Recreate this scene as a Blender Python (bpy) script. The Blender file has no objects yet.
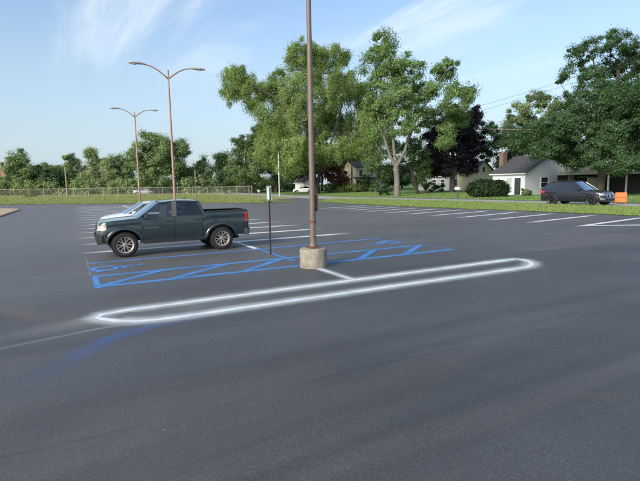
import bpy, math, random
import numpy as np
from mathutils import Vector, Matrix
R = math.radians
random.seed(7); rng = np.random.default_rng(11)
scene = bpy.context.scene
col = scene.collection

# ------------------------------------------------------------------ camera
S = 2.3                      # camera height in metres; plan units (u along the stalls, v across them)
F, PITCH, ROLL, YAW = 467.5, 0.1204, -0.0170, 0.48895
cp, sp = math.cos(PITCH), math.sin(PITCH)
def _w(x, y, z):
    return np.array([x*math.cos(YAW)+y*math.sin(YAW), -x*math.sin(YAW)+y*math.cos(YAW), z])
_fwd, _up0, _rt0 = _w(0, cp, -sp), _w(0, sp, cp), _w(1, 0, 0)
_c, _s = math.cos(ROLL), math.sin(ROLL)
_rt = _c*_rt0 + _s*_up0; _up = -_s*_rt0 + _c*_up0
CAM = np.array([0, 0, S])
cam_d = bpy.data.cameras.new('camera'); cam = bpy.data.objects.new('camera', cam_d); col.objects.link(cam)
cam_d.sensor_width = 36; cam_d.lens = F/640*36; cam_d.clip_end = 6000; cam_d.clip_start = 0.05
cam.matrix_world = Matrix(((_rt[0], _up[0], -_fwd[0], 0), (_rt[1], _up[1], -_fwd[1], 0), (_rt[2], _up[2], -_fwd[2], S), (0, 0, 0, 1)))
scene.camera = cam

# ------------------------------------------------------------------ light
SUN_EL, SUN_AZ = R(26), R(246)     # azimuth measured clockwise from +Y (the way the stall rows run)
world = bpy.data.worlds.new('World'); scene.world = world; world.use_nodes = True
wn, wl = world.node_tree.nodes, world.node_tree.links; wn.clear()
sky = wn.new('ShaderNodeTexSky'); sky.sky_type = 'NISHITA'; sky.sun_disc = False
sky.sun_elevation = SUN_EL; sky.sun_rotation = SUN_AZ; sky.air_density = 1.0; sky.dust_density = 1.0; sky.ozone_density = 1.5
bg = wn.new('ShaderNodeBackground'); bg.inputs['Strength'].default_value = 0.108
tc = wn.new('ShaderNodeTexCoord'); sep = wn.new('ShaderNodeSeparateXYZ'); wl.new(tc.outputs['Generated'], sep.inputs[0])
def wmath(op, a, b=None, clamp=False):
    n = wn.new('ShaderNodeMath'); n.operation = op; n.use_clamp = clamp
    for i, v in enumerate((a, b)):
        if v is None: continue
        if isinstance(v, (int, float)): n.inputs[i].default_value = v
        else: wl.new(v, n.inputs[i])
    return n.outputs[0]
zc = wmath('ADD', wmath('MAXIMUM', sep.outputs[2], 0.0), 0.10)
cx, cy = wmath('DIVIDE', sep.outputs[0], zc), wmath('DIVIDE', sep.outputs[1], zc)
cmb = wn.new('ShaderNodeCombineXYZ'); wl.new(cx, cmb.inputs[0]); wl.new(cy, cmb.inputs[1])
mp = wn.new('ShaderNodeMapping'); mp.inputs['Rotation'].default_value = (0, 0, 0); mp.inputs['Scale'].default_value = (1.5, 0.38, 1); mp.inputs['Location'].default_value = (7.3, 2.2, 0)
wl.new(cmb.outputs[0], mp.inputs[0])
nz = wn.new('ShaderNodeTexNoise'); nz.inputs['Scale'].default_value = 1.1; nz.inputs['Detail'].default_value = 7; nz.inputs['Roughness'].default_value = 0.56; nz.inputs['Distortion'].default_value = 0.5
wl.new(mp.outputs[0], nz.inputs['Vector'])
mr = wn.new('ShaderNodeMapRange'); mr.interpolation_type = 'SMOOTHSTEP'; mr.inputs[1].default_value = 0.50; mr.inputs[2].default_value = 0.76; mr.inputs[3].default_value = 0; mr.inputs[4].default_value = 0.8
wl.new(nz.outputs[0], mr.inputs[0])
hz = wn.new('ShaderNodeMapRange'); hz.interpolation_type = 'SMOOTHSTEP'; hz.inputs[1].default_value = -0.02; hz.inputs[2].default_value = 0.42; hz.inputs[3].default_value = 0.86; hz.inputs[4].default_value = 0.0
wl.new(sep.outputs[2], hz.inputs[0])
hm = wn.new('ShaderNodeMix'); hm.data_type = 'RGBA'; hm.inputs['B'].default_value = (2.3, 2.85, 3.33, 1)      # even summer haze low over the whole horizon
wl.new(hz.outputs[0], hm.inputs['Factor']); wl.new(sky.outputs[0], hm.inputs['A'])
mx = wn.new('ShaderNodeMix'); mx.data_type = 'RGBA'; mx.inputs['B'].default_value = (4.3, 4.7, 5.0, 1)
cl = wn.new('ShaderNodeMapRange'); cl.interpolation_type = 'SMOOTHSTEP'; cl.inputs[1].default_value = 0.13; cl.inputs[2].default_value = 0.30; wl.new(sep.outputs[2], cl.inputs[0])
wl.new(wmath('MULTIPLY', mr.outputs[0], cl.outputs[0]), mx.inputs['Factor']); wl.new(hm.outputs['Result'], mx.inputs['A'])
wl.new(mx.outputs['Result'], bg.inputs['Color'])
wo = wn.new('ShaderNodeOutputWorld'); wl.new(bg.outputs[0], wo.inputs[0])
sun_d = bpy.data.lights.new('sun', 'SUN'); sun_d.energy = 2.2; sun_d.angle = R(24); sun_d.color = (1.0, 0.94, 0.84)
sun = bpy.data.objects.new('sun', sun_d); col.objects.link(sun)
_sd = Vector((math.sin(SUN_AZ)*math.cos(SUN_EL), math.cos(SUN_AZ)*math.cos(SUN_EL), math.sin(SUN_EL)))
sun.rotation_euler = (-_sd).to_track_quat('-Z', 'Y').to_euler(); sun.location = (0, 0, 60)
scene.view_settings.view_transform = 'Standard'; scene.view_settings.look = 'None'; scene.view_settings.gamma = 1.0
scene.view_settings.exposure = 1.06
scene.cycles.max_bounces = 8; scene.cycles.diffuse_bounces = 6; scene.cycles.transmission_bounces = 6; scene.cycles.transparent_max_bounces = 12
try: scene.cycles.use_denoising = True
except Exception: pass

# ------------------------------------------------------------------ terrain
_U = np.array([-200, 5, 9.5, 12.5, 13.9, 16.2, 19, 26, 200.])
_V = np.array([-100, 7, 10, 15, 20, 26, 35, 45, 60, 400.])
_Z = np.array([
 [0, 0, 0, 0, 0, 0, .04, .20, .27, .30],
 [0, 0, 0, 0, 0, 0, .04, .20, .27, .30],
 [0, 0, -.02, -.06, -.08, -.06, .03, .20, .27, .30],
 [.06, .06, .04, -.01, -.03, -.02, .05, .2, .27, .3],
 [.20, .20, .20, .19, .15, .06, .09, .2, .27, .3],
 [.19, .19, .19, .18, .15, .11, .13, .2, .27, .3],
 [.20, .20, .20, .20, .19, .18, .20, .24, .28, .3],
 [.22, .22, .22, .22, .24, .26, .28, .3, .3, .3],
 [.24, .24, .24, .24, .26, .28, .3, .3, .3, .3]])
def gz(x, y):
    """ground height in metres at plan position in metres (arrays allowed)"""
    u = np.clip(np.asarray(x, float)/S, _U[0], _U[-1]); v = np.clip(np.asarray(y, float)/S, _V[0], _V[-1])
    i = np.clip(np.searchsorted(_U, u)-1, 0, len(_U)-2); j = np.clip(np.searchsorted(_V, v)-1, 0, len(_V)-2)
    a = (u-_U[i])/(_U[i+1]-_U[i]); b = (v-_V[j])/(_V[j+1]-_V[j])
    return S*((1-a)*(1-b)*_Z[i, j]+a*(1-b)*_Z[i+1, j]+(1-a)*b*_Z[i, j+1]+a*b*_Z[i+1, j+1])
def ray(px, py):
    return (px-320)/F*_rt - (py-240.5)/F*_up + _fwd
def along(px, py, d):
    """point at camera depth d seen in direction (px,py)"""
    return CAM + ray(px, py)*d
def stand(px, d):
    """ground point at depth d below picture column px"""
    z, py = 0.0, 190.0
    for _ in range(12):
        P = along(px, py, d); z = float(gz(P[0], P[1])); py += (P[2]-z)*F/d
    P = along(px, py, d); return np.array([P[0], P[1], float(gz(P[0], P[1]))])
def at(px, py):
    """ground point where the line of sight (px,py) meets the terrain"""
    r = ray(px, py); t = 3.0
    while t < 600:
        P = CAM + r*t
        if P[2] <= float(gz(P[0], P[1])): break
        t *= 1.004
    return np.array([P[0], P[1], float(gz(P[0], P[1]))])
def top_z(px, py, P):
    """height at which the vertical above P crosses picture row py"""
    lo, hi = P[2]-2, P[2]+60
    for _ in range(40):
        m = (lo+hi)/2; X = np.array([P[0], P[1], m])-CAM
        y = 240.5-F*(X@_up)/(X@_fwd)
        if y > py: lo = m
        else: hi = m
    return lo

# ------------------------------------------------------------------ materials
def nmat(name):
    m = bpy.data.materials.new(name); m.use_nodes = True; n, l = m.node_tree.nodes, m.node_tree.links
    b = n['Principled BSDF']; return m, n, l, b
def coords(n, l, kind='Object', scale=(1, 1, 1)):
    t = n.new('ShaderNodeTexCoord'); q = n.new('ShaderNodeMapping'); q.inputs['Scale'].default_value = scale
    l.new(t.outputs[kind], q.inputs[0]); return q.outputs[0]
def noise(n, l, vec, scale, detail=4, rough=.55, dist=0):
    t = n.new('ShaderNodeTexNoise'); t.inputs['Scale'].default_value = scale; t.inputs['Detail'].default_value = detail
    t.inputs['Roughness'].default_value = rough; t.inputs['Distortion'].default_value = dist
    if vec is not None: l.new(vec, t.inputs['Vector'])
    return t.outputs[0]
def ramp(n, l, fac, stops):
    r = n.new('ShaderNodeValToRGB'); e = r.color_ramp.elements
    while len(e) < len(stops): e.new(0.5)
    for q, (p, c) in zip(e, stops):
        q.position = p; q.color = tuple(c)+(1,) if not isinstance(c, (int, float)) else (c, c, c, 1)
    l.new(fac, r.inputs[0]); return r.outputs[0]
def mth(n, l, op, a, b=None, c=None, clamp=False):
    t = n.new('ShaderNodeMath'); t.operation = op; t.use_clamp = clamp
    for i, v in enumerate((a, b, c)):
        if v is None: continue
        if isinstance(v, (int, float)): t.inputs[i].default_value = v
        else: l.new(v, t.inputs[i])
    return t.outputs[0]
def mixc(n, l, fac, a, b, mode='MIX'):
    t = n.new('ShaderNodeMix'); t.data_type = 'RGBA'; t.blend_type = mode
    for k, v in (('Factor', fac), ('A', a), ('B', b)):
        s = t.inputs[k] if k != 'Factor' else t.inputs['Factor']
        if isinstance(v, (int, float)): s.default_value = v
        elif isinstance(v, tuple): s.default_value = v+(1,) if len(v) == 3 else v
        else: l.new(v, s)
    return t.outputs['Result']
def bump(n, l, b, h, strength, dist=.01):
    t = n.new('ShaderNodeBump'); t.inputs['Strength'].default_value = strength; t.inputs['Distance'].default_value = dist
    l.new(h, t.inputs['Height']); l.new(t.outputs[0], b.inputs['Normal'])
def plain(name, c, rough=.6, metal=0, var=.12, scale=6, spec=.5, coat=0, bumpy=0):
    m, n, l, b = nmat(name); v = coords(n, l)
    f = noise(n, l, v, scale, 5)
    lo = tuple(max(0, x*(1-var)) for x in c); hi = tuple(min(1, x*(1+var)) for x in c)
    l.new(ramp(n, l, f, [(.3, lo), (.7, hi)]), b.inputs['Base Color'])
    b.inputs['Roughness'].default_value = rough; b.inputs['Metallic'].default_value = metal
    b.inputs['Specular IOR Level'].default_value = spec; b.inputs['Coat Weight'].default_value = coat; b.inputs['Coat Roughness'].default_value = .04
    if bumpy: bump(n, l, b, noise(n, l, v, scale*6, 6), bumpy)
    return m
M = {}
def asphalt_mat():
    m, n, l, b = nmat('asphalt'); v = coords(n, l)
    fine = noise(n, l, v, 95, 3, .7); vor = n.new('ShaderNodeTexVoronoi'); vor.inputs['Scale'].default_value = 120; l.new(v, vor.inputs['Vector'])
    grain = mth(n, l, 'MULTIPLY', mth(n, l, 'SUBTRACT', fine, .5), 1.0)
    base = ramp(n, l, mth(n, l, 'ADD', grain, .5), [(.30, (.036, .037, .038)), (.52, (.067, .068, .070)), (.72, (.114, .115, .117))])
    agg = n.new('ShaderNodeTexVoronoi'); agg.inputs['Scale'].default_value = 75; l.new(v, agg.inputs['Vector'])
    ag = n.new('ShaderNodeSeparateColor'); l.new(agg.outputs['Color'], ag.inputs[0])
    base = mixc(n, l, ramp(n, l, ag.outputs[0], [(.80, 0), (.97, .25)]), base, (.20, .195, .19))
    base = mixc(n, l, ramp(n, l, ag.outputs[1], [(.80, 0), (.97, .35)]), base, (.022, .023, .025))
    # paving lanes running along the stalls (X), each a slightly different tone
    t = n.new('ShaderNodeSeparateXYZ'); l.new(v, t.inputs[0])
    wob = mth(n, l, 'MULTIPLY', mth(n, l, 'SUBTRACT', noise(n, l, v, .35, 3), .5), .5)
    yy = mth(n, l, 'ADD', t.outputs[1], wob)
    lane = mth(n, l, 'DIVIDE', mth(n, l, 'SUBTRACT', yy, 4.66), 3.55)
    wn_ = n.new('ShaderNodeTexWhiteNoise'); wn_.noise_dimensions = '1D'; l.new(mth(n, l, 'FLOOR', lane), wn_.inputs['W'])
    tone = mth(n, l, 'MULTIPLY_ADD', wn_.outputs['Value'], .22, .90)
    edge = mth(n, l, 'ABSOLUTE', mth(n, l, 'SUBTRACT', mth(n, l, 'FRACT', mth(n, l, 'ADD', lane, .5)), .5))
    seam = mth(n, l, 'MULTIPLY', mth(n, l, 'LESS_THAN', edge, .008), mth(n, l, 'GREATER_THAN', noise(n, l, coords(n, l, scale=(.5, 2, 1)), 1.3, 3), .46))
    c = mixc(n, l, 1.0, base, tone, 'MULTIPLY')
    c = mixc(n, l, mth(n, l, 'MULTIPLY', seam, .28), c, (.022, .023, .026))
    # broad mottling, roller streaks along X
    st = noise(n, l, coords(n, l, scale=(.05, .55, 1)), 1.0, 6, .62)
    c = mixc(n, l, 1.0, c, ramp(n, l, st, [(.3, .80), (.5, 1.0), (.72, 1.24)]), 'MULTIPLY')
    rq = n.new('ShaderNodeMapping'); rq.inputs['Rotation'].default_value = (0, 0, R(52)); rq.inputs['Scale'].default_value = (.035, .9, 1); tq = n.new('ShaderNodeTexCoord'); l.new(tq.outputs['Object'], rq.inputs[0])
    c = mixc(n, l, 1.0, c, ramp(n, l, noise(n, l, rq.outputs[0], 1.0, 4, .55, 1.2), [(.32, .86), (.5, 1.0), (.7, 1.10)]), 'MULTIPLY')
    mo = noise(n, l, v, .33, 5, .6, .4)
    c = mixc(n, l, 1.0, c, ramp(n, l, mo, [(.28, .85), (.5, 1.0), (.75, 1.18)]), 'MULTIPLY')
    # tan dust drifts
    du = noise(n, l, coords(n, l, scale=(.075, .30, 1)), 1.0, 5, .6, .6)
    dm = mth(n, l, 'MULTIPLY', ramp(n, l, du, [(.50, 0), (.76, .5)]), ramp(n, l, noise(n, l, v, 40, 3), [(.35, .5), (.6, 1)]))
    c = mixc(n, l, dm, c, (.215, .185, .160))
    # grazing sky reflection painted in: lighter, browner tone with distance
    far_sheen = n.new('ShaderNodeMapRange'); far_sheen.inputs[1].default_value = 13; far_sheen.inputs[2].default_value = 30; l.new(mth(n, l, 'ADD', t.outputs[1], mth(n, l, 'MULTIPLY', noise(n, l, v, .12, 4), 12)), far_sheen.inputs[0])
    c = mixc(n, l, mth(n, l, 'MULTIPLY', far_sheen.outputs[0], .46), c, (.190, .176, .168))
    # scattered pale specks of grit
    v2 = n.new('ShaderNodeTexVoronoi'); v2.inputs['Scale'].default_value = 2.1; l.new(v, v2.inputs['Vector'])
    sp_ = mth(n, l, 'LESS_THAN', v2.outputs['Distance'], .022)
    c = mixc(n, l, mth(n, l, 'MULTIPLY', sp_, .6), c, (.34, .33, .30))
    l.new(c, b.inputs['Base Color']); b.inputs['Roughness'].default_value = .58; b.inputs['Specular IOR Level'].default_value = .6
    h = mth(n, l, 'ADD', mth(n, l, 'MULTIPLY', vor.outputs['Distance'], -.7), mth(n, l, 'MULTIPLY', fine, .8))
    bump(n, l, b, h, .55, .005); return m
M['asphalt'] = asphalt_mat()
def paint_mat(name, c, soft, core=.42, worn=.15, solid=.96, fall=2.4):
    """sprayed line paint: dense in the middle of the stroke (UV.y=0), speckled overspray towards the edge (UV.y=+-1)"""
    m, n, l, b = nmat(name); t = n.new('ShaderNodeTexCoord'); sx = n.new('ShaderNodeSeparateXYZ'); l.new(t.outputs['UV'], sx.inputs[0])
    v = t.outputs['Object']
    a = mth(n, l, 'ABSOLUTE', sx.outputs[1])
    a = mth(n, l, 'ADD', a, mth(n, l, 'MULTIPLY', mth(n, l, 'SUBTRACT', noise(n, l, v, 3.0, 4), .5), .22))
    r_ = n.new('ShaderNodeMapRange'); r_.interpolation_type = 'SMOOTHSTEP'; r_.inputs[1].default_value = core; r_.inputs[2].default_value = 1.0; r_.inputs[3].default_value = 1.0; r_.inputs[4].default_value = 0.0
    l.new(a, r_.inputs[0])
    halo = mth(n, l, 'MULTIPLY', mth(n, l, 'POWER', r_.outputs[0], fall), soft)
    c_ = n.new('ShaderNodeMapRange'); c_.interpolation_type = 'SMOOTHSTEP'; c_.inputs[1].default_value = core*.55; c_.inputs[2].default_value = core*1.25; c_.inputs[3].default_value = solid; c_.inputs[4].default_value = 0.0
    l.new(a, c_.inputs[0])
    msk = mth(n, l, 'MAXIMUM', halo, c_.outputs[0])
    g = noise(n, l, v, 70, 3, .7)
    thr = mth(n, l, 'SUBTRACT', msk, mth(n, l, 'MULTIPLY', mth(n, l, 'SUBTRACT', g, .38), .9))
    msk2 = mth(n, l, 'MULTIPLY', msk, mth(n, l, 'MULTIPLY_ADD', thr, 1.2, .25, clamp=True), clamp=True)
    msk2 = mth(n, l, 'MULTIPLY', msk2, ramp(n, l, noise(n, l, v, 1.1, 4), [(.25, 1-worn*2), (.6, 1)]))
    msk2 = mth(n, l, 'MULTIPLY', msk2, sx.outputs[0], clamp=True)      # UV.x fades the stroke's ends
    l.new(ramp(n, l, g, [(.3, tuple(x*.86 for x in c)), (.7, c)]), b.inputs['Base Color']); b.inputs['Roughness'].default_value = .7
    tr = n.new('ShaderNodeBsdfTransparent'); ms = n.new('ShaderNodeMixShader'); l.new(msk2, ms.inputs[0]); l.new(tr.outputs[0], ms.inputs[1]); l.new(b.outputs[0], ms.inputs[2])
    l.new(ms.outputs[0], n['Material Output'].inputs[0]); return m
M['white_spray'] = paint_mat('white_spray', (.84, .89, .88), .62, core=.15, fall=1.7)
M['white_line'] = paint_mat('white_line', (.87, .87, .85), .45, core=.70, worn=.08)
M['blue_line'] = paint_mat('blue_line', (.095, .275, .60), .6, core=.50, worn=.2)
M['white_dust'] = paint_mat('white_dust', (.66, .67, .64), .42, core=.05, worn=.2, solid=0, fall=1.5)
M['blue_dust'] = paint_mat('blue_dust', (.12, .22, .50), .48, core=.03, worn=.5, solid=0, fall=1.4)
M['white_dust'].node_tree.nodes
def ground_mat(name, c1, c2, c3, scale=.5):
    m, n, l, b = nmat(name); v = coords(n, l)
    a = noise(n, l, v, scale, 6, .65); d = noise(n, l, v, 9, 4, .7)
    c = ramp(n, l, a, [(.30, c1), (.5, c2), (.72, c3)])
    c = mixc(n, l, 1.0, c, ramp(n, l, d, [(.25, .6), (.75, 1.35)]), 'MULTIPLY')
    l.new(c, b.inputs['Base Color']); b.inputs['Roughness'].default_value = .95; b.inputs['Specular IOR Level'].default_value = .1
    bump(n, l, b, d, .9, .05); return m
M['grass'] = ground_mat('grass', (.12, .19, .06), (.20, .29, .09), (.30, .32, .14))
M['field'] = ground_mat('field', (.19, .24, .08), (.27, .30, .11), (.33, .33, .15), .2)
M['lawn'] = ground_mat('lawn', (.09, .155, .045), (.14, .215, .065), (.20, .24, .09), .4)
M['earth'] = ground_mat('earth', (.06, .09, .03), (.09, .12, .04), (.13, .14, .06), .05)
M['road'] = plain('road', (.33, .315, .29), .9, var=.2, scale=.8, bumpy=.3)
M['drive'] = plain('drive', (.30, .28, .25), .9, var=.15, scale=1.2, bumpy=.3)
M['gravel'] = plain('gravel', (.44, .33, .21), .95, var=.3, scale=3, bumpy=.8)
def leaf_mat(name, c, var=.30, trans=.5):
    m, n, l, b = nmat(name); at_ = n.new('ShaderNodeAttribute'); at_.attribute_name = 'tint'
    lo = tuple(x*(1-var) for x in c); hi = (min(1, c[0]*(1+var*1.2)), min(1, c[1]*(1+var)), c[2]*(1+var*.6))
    cc = ramp(n, l, at_.outputs['Fac'], [(.0, lo), (.5, c), (1.0, hi)])
    d = n.new('ShaderNodeBsdfDiffuse'); t = n.new('ShaderNodeBsdfTranslucent'); g = n.new('ShaderNodeBsdfGlossy'); g.inputs['Roughness'].default_value = .45
    g.inputs['Color'].default_value = (.8, .85, .8, 1)
    l.new(cc, d.inputs[0]); l.new(mixc(n, l, 1.0, cc, (1.08, 1.2, .6), 'MULTIPLY'), t.inputs[0])
    ms = n.new('ShaderNodeMixShader'); ms.inputs[0].default_value = trans; l.new(d.outputs[0], ms.inputs[1]); l.new(t.outputs[0], ms.inputs[2])
    m2 = n.new('ShaderNodeMixShader'); m2.inputs[0].default_value = .02; l.new(ms.outputs[0], m2.inputs[1]); l.new(g.outputs[0], m2.inputs[2])
    n.remove(b); l.new(m2.outputs[0], n['Material Output'].inputs[0]); return m
M['lf_willow'] = leaf_mat('leaf_willow', (.240, .325, .110))
M['lf_maple'] = leaf_mat('leaf_maple', (.200, .300, .115))
M['lf_oak'] = leaf_mat('leaf_oak', (.075, .145, .058))
M['lf_dark'] = leaf_mat('leaf_dark', (.068, .125, .058))
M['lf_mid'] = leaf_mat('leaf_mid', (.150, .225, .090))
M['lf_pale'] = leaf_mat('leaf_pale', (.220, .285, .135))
M['lf_hazed'] = leaf_mat('leaf_hazed', (.225, .305, .145))  # green lightened to paint distance haze into the far treeline
M['lf_hazed_pale'] = leaf_mat('leaf_hazed_pale', (.29, .355, .19))  # paler green, the same haze put into the leaf colour
M['lf_purple'] = leaf_mat('leaf_purple', (.028, .020, .030), trans=.25)
M['lf_red'] = leaf_mat('leaf_red', (.22, .075, .07))
M['lf_bright'] = leaf_mat('leaf_bright', (.17, .215, .05))
M['lf_field'] = leaf_mat('leaf_field', (.29, .31, .12))
M['lf_hedge'] = leaf_mat('leaf_hedge', (.035, .070, .022))
M['blade'] = leaf_mat('grass_blade', (.24, .35, .105), trans=.35)
M['blade_dry'] = leaf_mat('weed_blade', (.27, .31, .12), trans=.3)
M['bark'] = plain('bark', (.115, .095, .075), .95, var=.35, scale=3, bumpy=.8)
M['bark_pale'] = plain('bark_pale', (.155, .138, .115), .95, var=.35, scale=3, bumpy=.8)
M['bark_dark'] = plain('bark_dark', (.055, .045, .038), .95, var=.3, scale=3, bumpy=.8)
M['bronze'] = plain('bronze', (.165, .122, .100), .55, .15, var=.12, scale=9)
M['lamp_tan'] = plain('lamp_tan', (.36, .225, .16), .55, .1, var=.1, scale=6)
M['lamp_head'] = plain('lamp_head', (.50, .47, .43), .4, .3)
M['lens'] = plain('lens', (.75, .76, .74), .2)
M['rust'] = plain('rust', (.16, .07, .045), .85, var=.4, scale=30)
M['steel'] = plain('steel', (.35, .35, .34), .45, .8)
M['galv'] = plain('galv', (.42, .40, .34), .6, .2)
M['dark_post'] = plain('dark_post', (.045, .035, .035), .6, .3)
M['sign_white'] = plain('sign_white', (.54, .59, .56), .4, var=.05)
M['sign_green'] = plain('sign_green', (.04, .25, .17), .4)
M['sign_blue'] = plain('sign_blue', (.05, .18, .50), .4)
M['sign_back'] = plain('sign_back', (.055, .035, .03), .6, .1)
def concrete_mat():
    m, n, l, b = nmat('concrete'); v = coords(n, l)
    a = noise(n, l, v, 4, 6, .65); d = noise(n, l, v, 45, 4, .7)
    c = ramp(n, l, a, [(.3, (.20, .175, .13)), (.5, (.33, .295, .23)), (.7, (.43, .395, .325))])
    c = mixc(n, l, 1.0, c, ramp(n, l, d, [(.3, .62), (.6, 1.1)]), 'MULTIPLY')
    stn = noise(n, l, coords(n, l, scale=(9, 9, .8)), 1.0, 4)
    c = mixc(n, l, ramp(n, l, stn, [(.5, 0), (.75, .55)]), c, (.13, .11, .085))
    l.new(c, b.inputs['Base Color']); b.inputs['Roughness'].default_value = .92; bump(n, l, b, d, .7, .02); return m
M['concrete'] = concrete_mat()
def carpaint(name, c, rough=.28, metal=.35):
    m, n, l, b = nmat(name); v = coords(n, l)
    l.new(ramp(n, l, noise(n, l, v, 1.5, 5), [(.3, tuple(x*.9 for x in c)), (.7, c)]), b.inputs['Base Color'])
    b.inputs['Metallic'].default_value = metal; b.inputs['Roughness'].default_value = rough; b.inputs['Coat Weight'].default_value = 1; b.inputs['Coat Roughness'].default_value = .06
    l.new(ramp(n, l, noise(n, l, v, 3, 6), [(.3, rough*.9), (.8, rough*1.2)]), b.inputs['Roughness'])
    return m
M['paint_truck'] = carpaint('paint_truck', (.030, .046, .050))
M['paint_suv'] = carpaint('paint_suv', (.018, .020, .028))
M['paint_white'] = carpaint('paint_white', (.74, .76, .77), .35, 0)
M['paint_silver'] = carpaint('paint_silver', (.45, .46, .47), .35, .5)
M['rubber'] = plain('rubber', (.022, .022, .023), .85, var=.25, scale=20, bumpy=.3)
M['black_trim'] = plain('black_trim', (.020, .021, .022), .6)
M['void'] = plain('void', (.008, .008, .009), .9)
M['rim_alloy'] = plain('rim_alloy', (.40, .36, .31), .4, .5)
M['rim_black'] = plain('rim_black', (.03, .03, .032), .35, .5)
M['chrome'] = plain('chrome', (.5, .5, .5), .25, .9)
M['bumper_grey'] = plain('bumper_grey', (.20, .20, .20), .4, .5)
M['pillar_sheen'] = plain('pillar_sheen', (.13, .115, .105), .35, .2)  # warm tone paints in the tan reflection on the wide door pillar
M['interior'] = plain('interior', (.05, .05, .052), .8)
M['red_lens'] = plain('red_lens', (.52, .018, .022), .2, coat=1)
M['amber'] = plain('amber', (.6, .2, .03), .25, coat=1)
M['head_lens'] = plain('head_lens', (.55, .52, .48), .15, .3, coat=1)
def glass_mat(name, tint, refl=.10):
    m, n, l, b = nmat(name); n.remove(b)
    t = n.new('ShaderNodeBsdfTransparent'); t.inputs[0].default_value = tint+(1,)
    g = n.new('ShaderNodeBsdfGlossy'); g.inputs['Roughness'].default_value = .03
    fr = n.new('ShaderNodeFresnel'); fr.inputs[0].default_value = 1.5
    sm = mth(n, l, 'ADD', fr.outputs[0], refl, clamp=True); ms = n.new('ShaderNodeMixShader')
    l.new(sm, ms.inputs[0]); l.new(t.outputs[0], ms.inputs[1]); l.new(g.outputs[0], ms.inputs[2])
    l.new(ms.outputs[0], n['Material Output'].inputs[0]); return m
M['glass'] = glass_mat('glass', (.55, .60, .60), .12)
M['glass_dark'] = glass_mat('glass_dark', (.16, .18, .19), .06)
M['pane'] = plain('pane', (.035, .042, .05), .08, spec=.8)
M['siding_white'] = plain('siding_white', (.68, .70, .71), .7, var=.05)
M['siding_cream'] = plain('siding_cream', (.66, .58, .40), .7, var=.06)
M['siding_grey'] = plain('siding_grey', (.40, .42, .41), .7, var=.06)
M['siding_beige'] = plain('siding_beige', (.40, .36, .29), .75, var=.08)
M['siding_shade'] = plain('siding_shade', (.075, .068, .06), .85, var=.15)  # deep shade inside the carport painted into its wall colour
M['shingle'] = plain('shingle', (.062, .060, .062), .9, var=.35, scale=5, bumpy=.6)
M['shingle_brown'] = plain('shingle_brown', (.13, .105, .085), .9, var=.3, scale=5, bumpy=.6)
M['trim_white'] = plain('trim_white', (.74, .75, .75), .6, var=.04)
M['brick'] = plain('brick', (.175, .115, .095), .9, var=.35, scale=14)
M['brick_far'] = plain('brick_far', (.30, .15, .11), .9, var=.2, scale=2)
M['orange'] = plain('orange', (.80, .17, .03), .5, var=.08)
M['mail_green'] = plain('mail_green', (.03, .10, .06), .6)
M['wood_pole'] = plain('wood_pole', (.30, .235, .165), .9, var=.25, scale=4)
M['cable'] = plain('cable', (.22, .16, .135), .8)
M['wire'] = plain('wire', (.06, .06, .065), .7)
M['pole_white'] = plain('pole_white', (.60, .60, .57), .6, var=.08)

# ------------------------------------------------------------------ mesh helpers
def mesh_obj(name, verts, faces, mat, parent=None, loc=None, smooth=False, sharp=None, uv=None):
    me = bpy.data.meshes.new(name)
    me.from_pydata([tuple(map(float, v)) for v in verts], [], [tuple(f) for f in faces]); me.update()
    if uv is not None:
        ul = me.uv_layers.new(name='UVMap')
        li = np.empty(len(me.loops), dtype=np.int32); me.loops.foreach_get('vertex_index', li)
        ul.data.foreach_set('uv', np.asarray(uv, np.float32)[li].ravel())
    o = bpy.data.objects.new(name, me); col.objects.link(o)
    if mat is not None: me.materials.append(M[mat] if isinstance(mat, str) else mat)
    if smooth:
        me.polygons.foreach_set('use_smooth', np.ones(len(me.polygons), dtype=bool))
        if sharp:
            try: me.set_sharp_from_angle(angle=R(sharp))
            except Exception: pass
    if parent is not None: o.parent = parent
    if loc is not None: o.location = loc
    return o
def tag(o, label=None, cat=None, group=None, kind=None):
    for k, v in (('label', label), ('category', cat), ('group', group), ('kind', kind)):
        if v: o[k] = v
    return o
def empty(name, loc, rz=0, label=None, cat=None, group=None):
    o = bpy.data.objects.new(name, None); col.objects.link(o); o.location = tuple(map(float, loc)); o.rotation_euler = (0, 0, rz); o.empty_display_size = .3
    return tag(o, label, cat, group)
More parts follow.
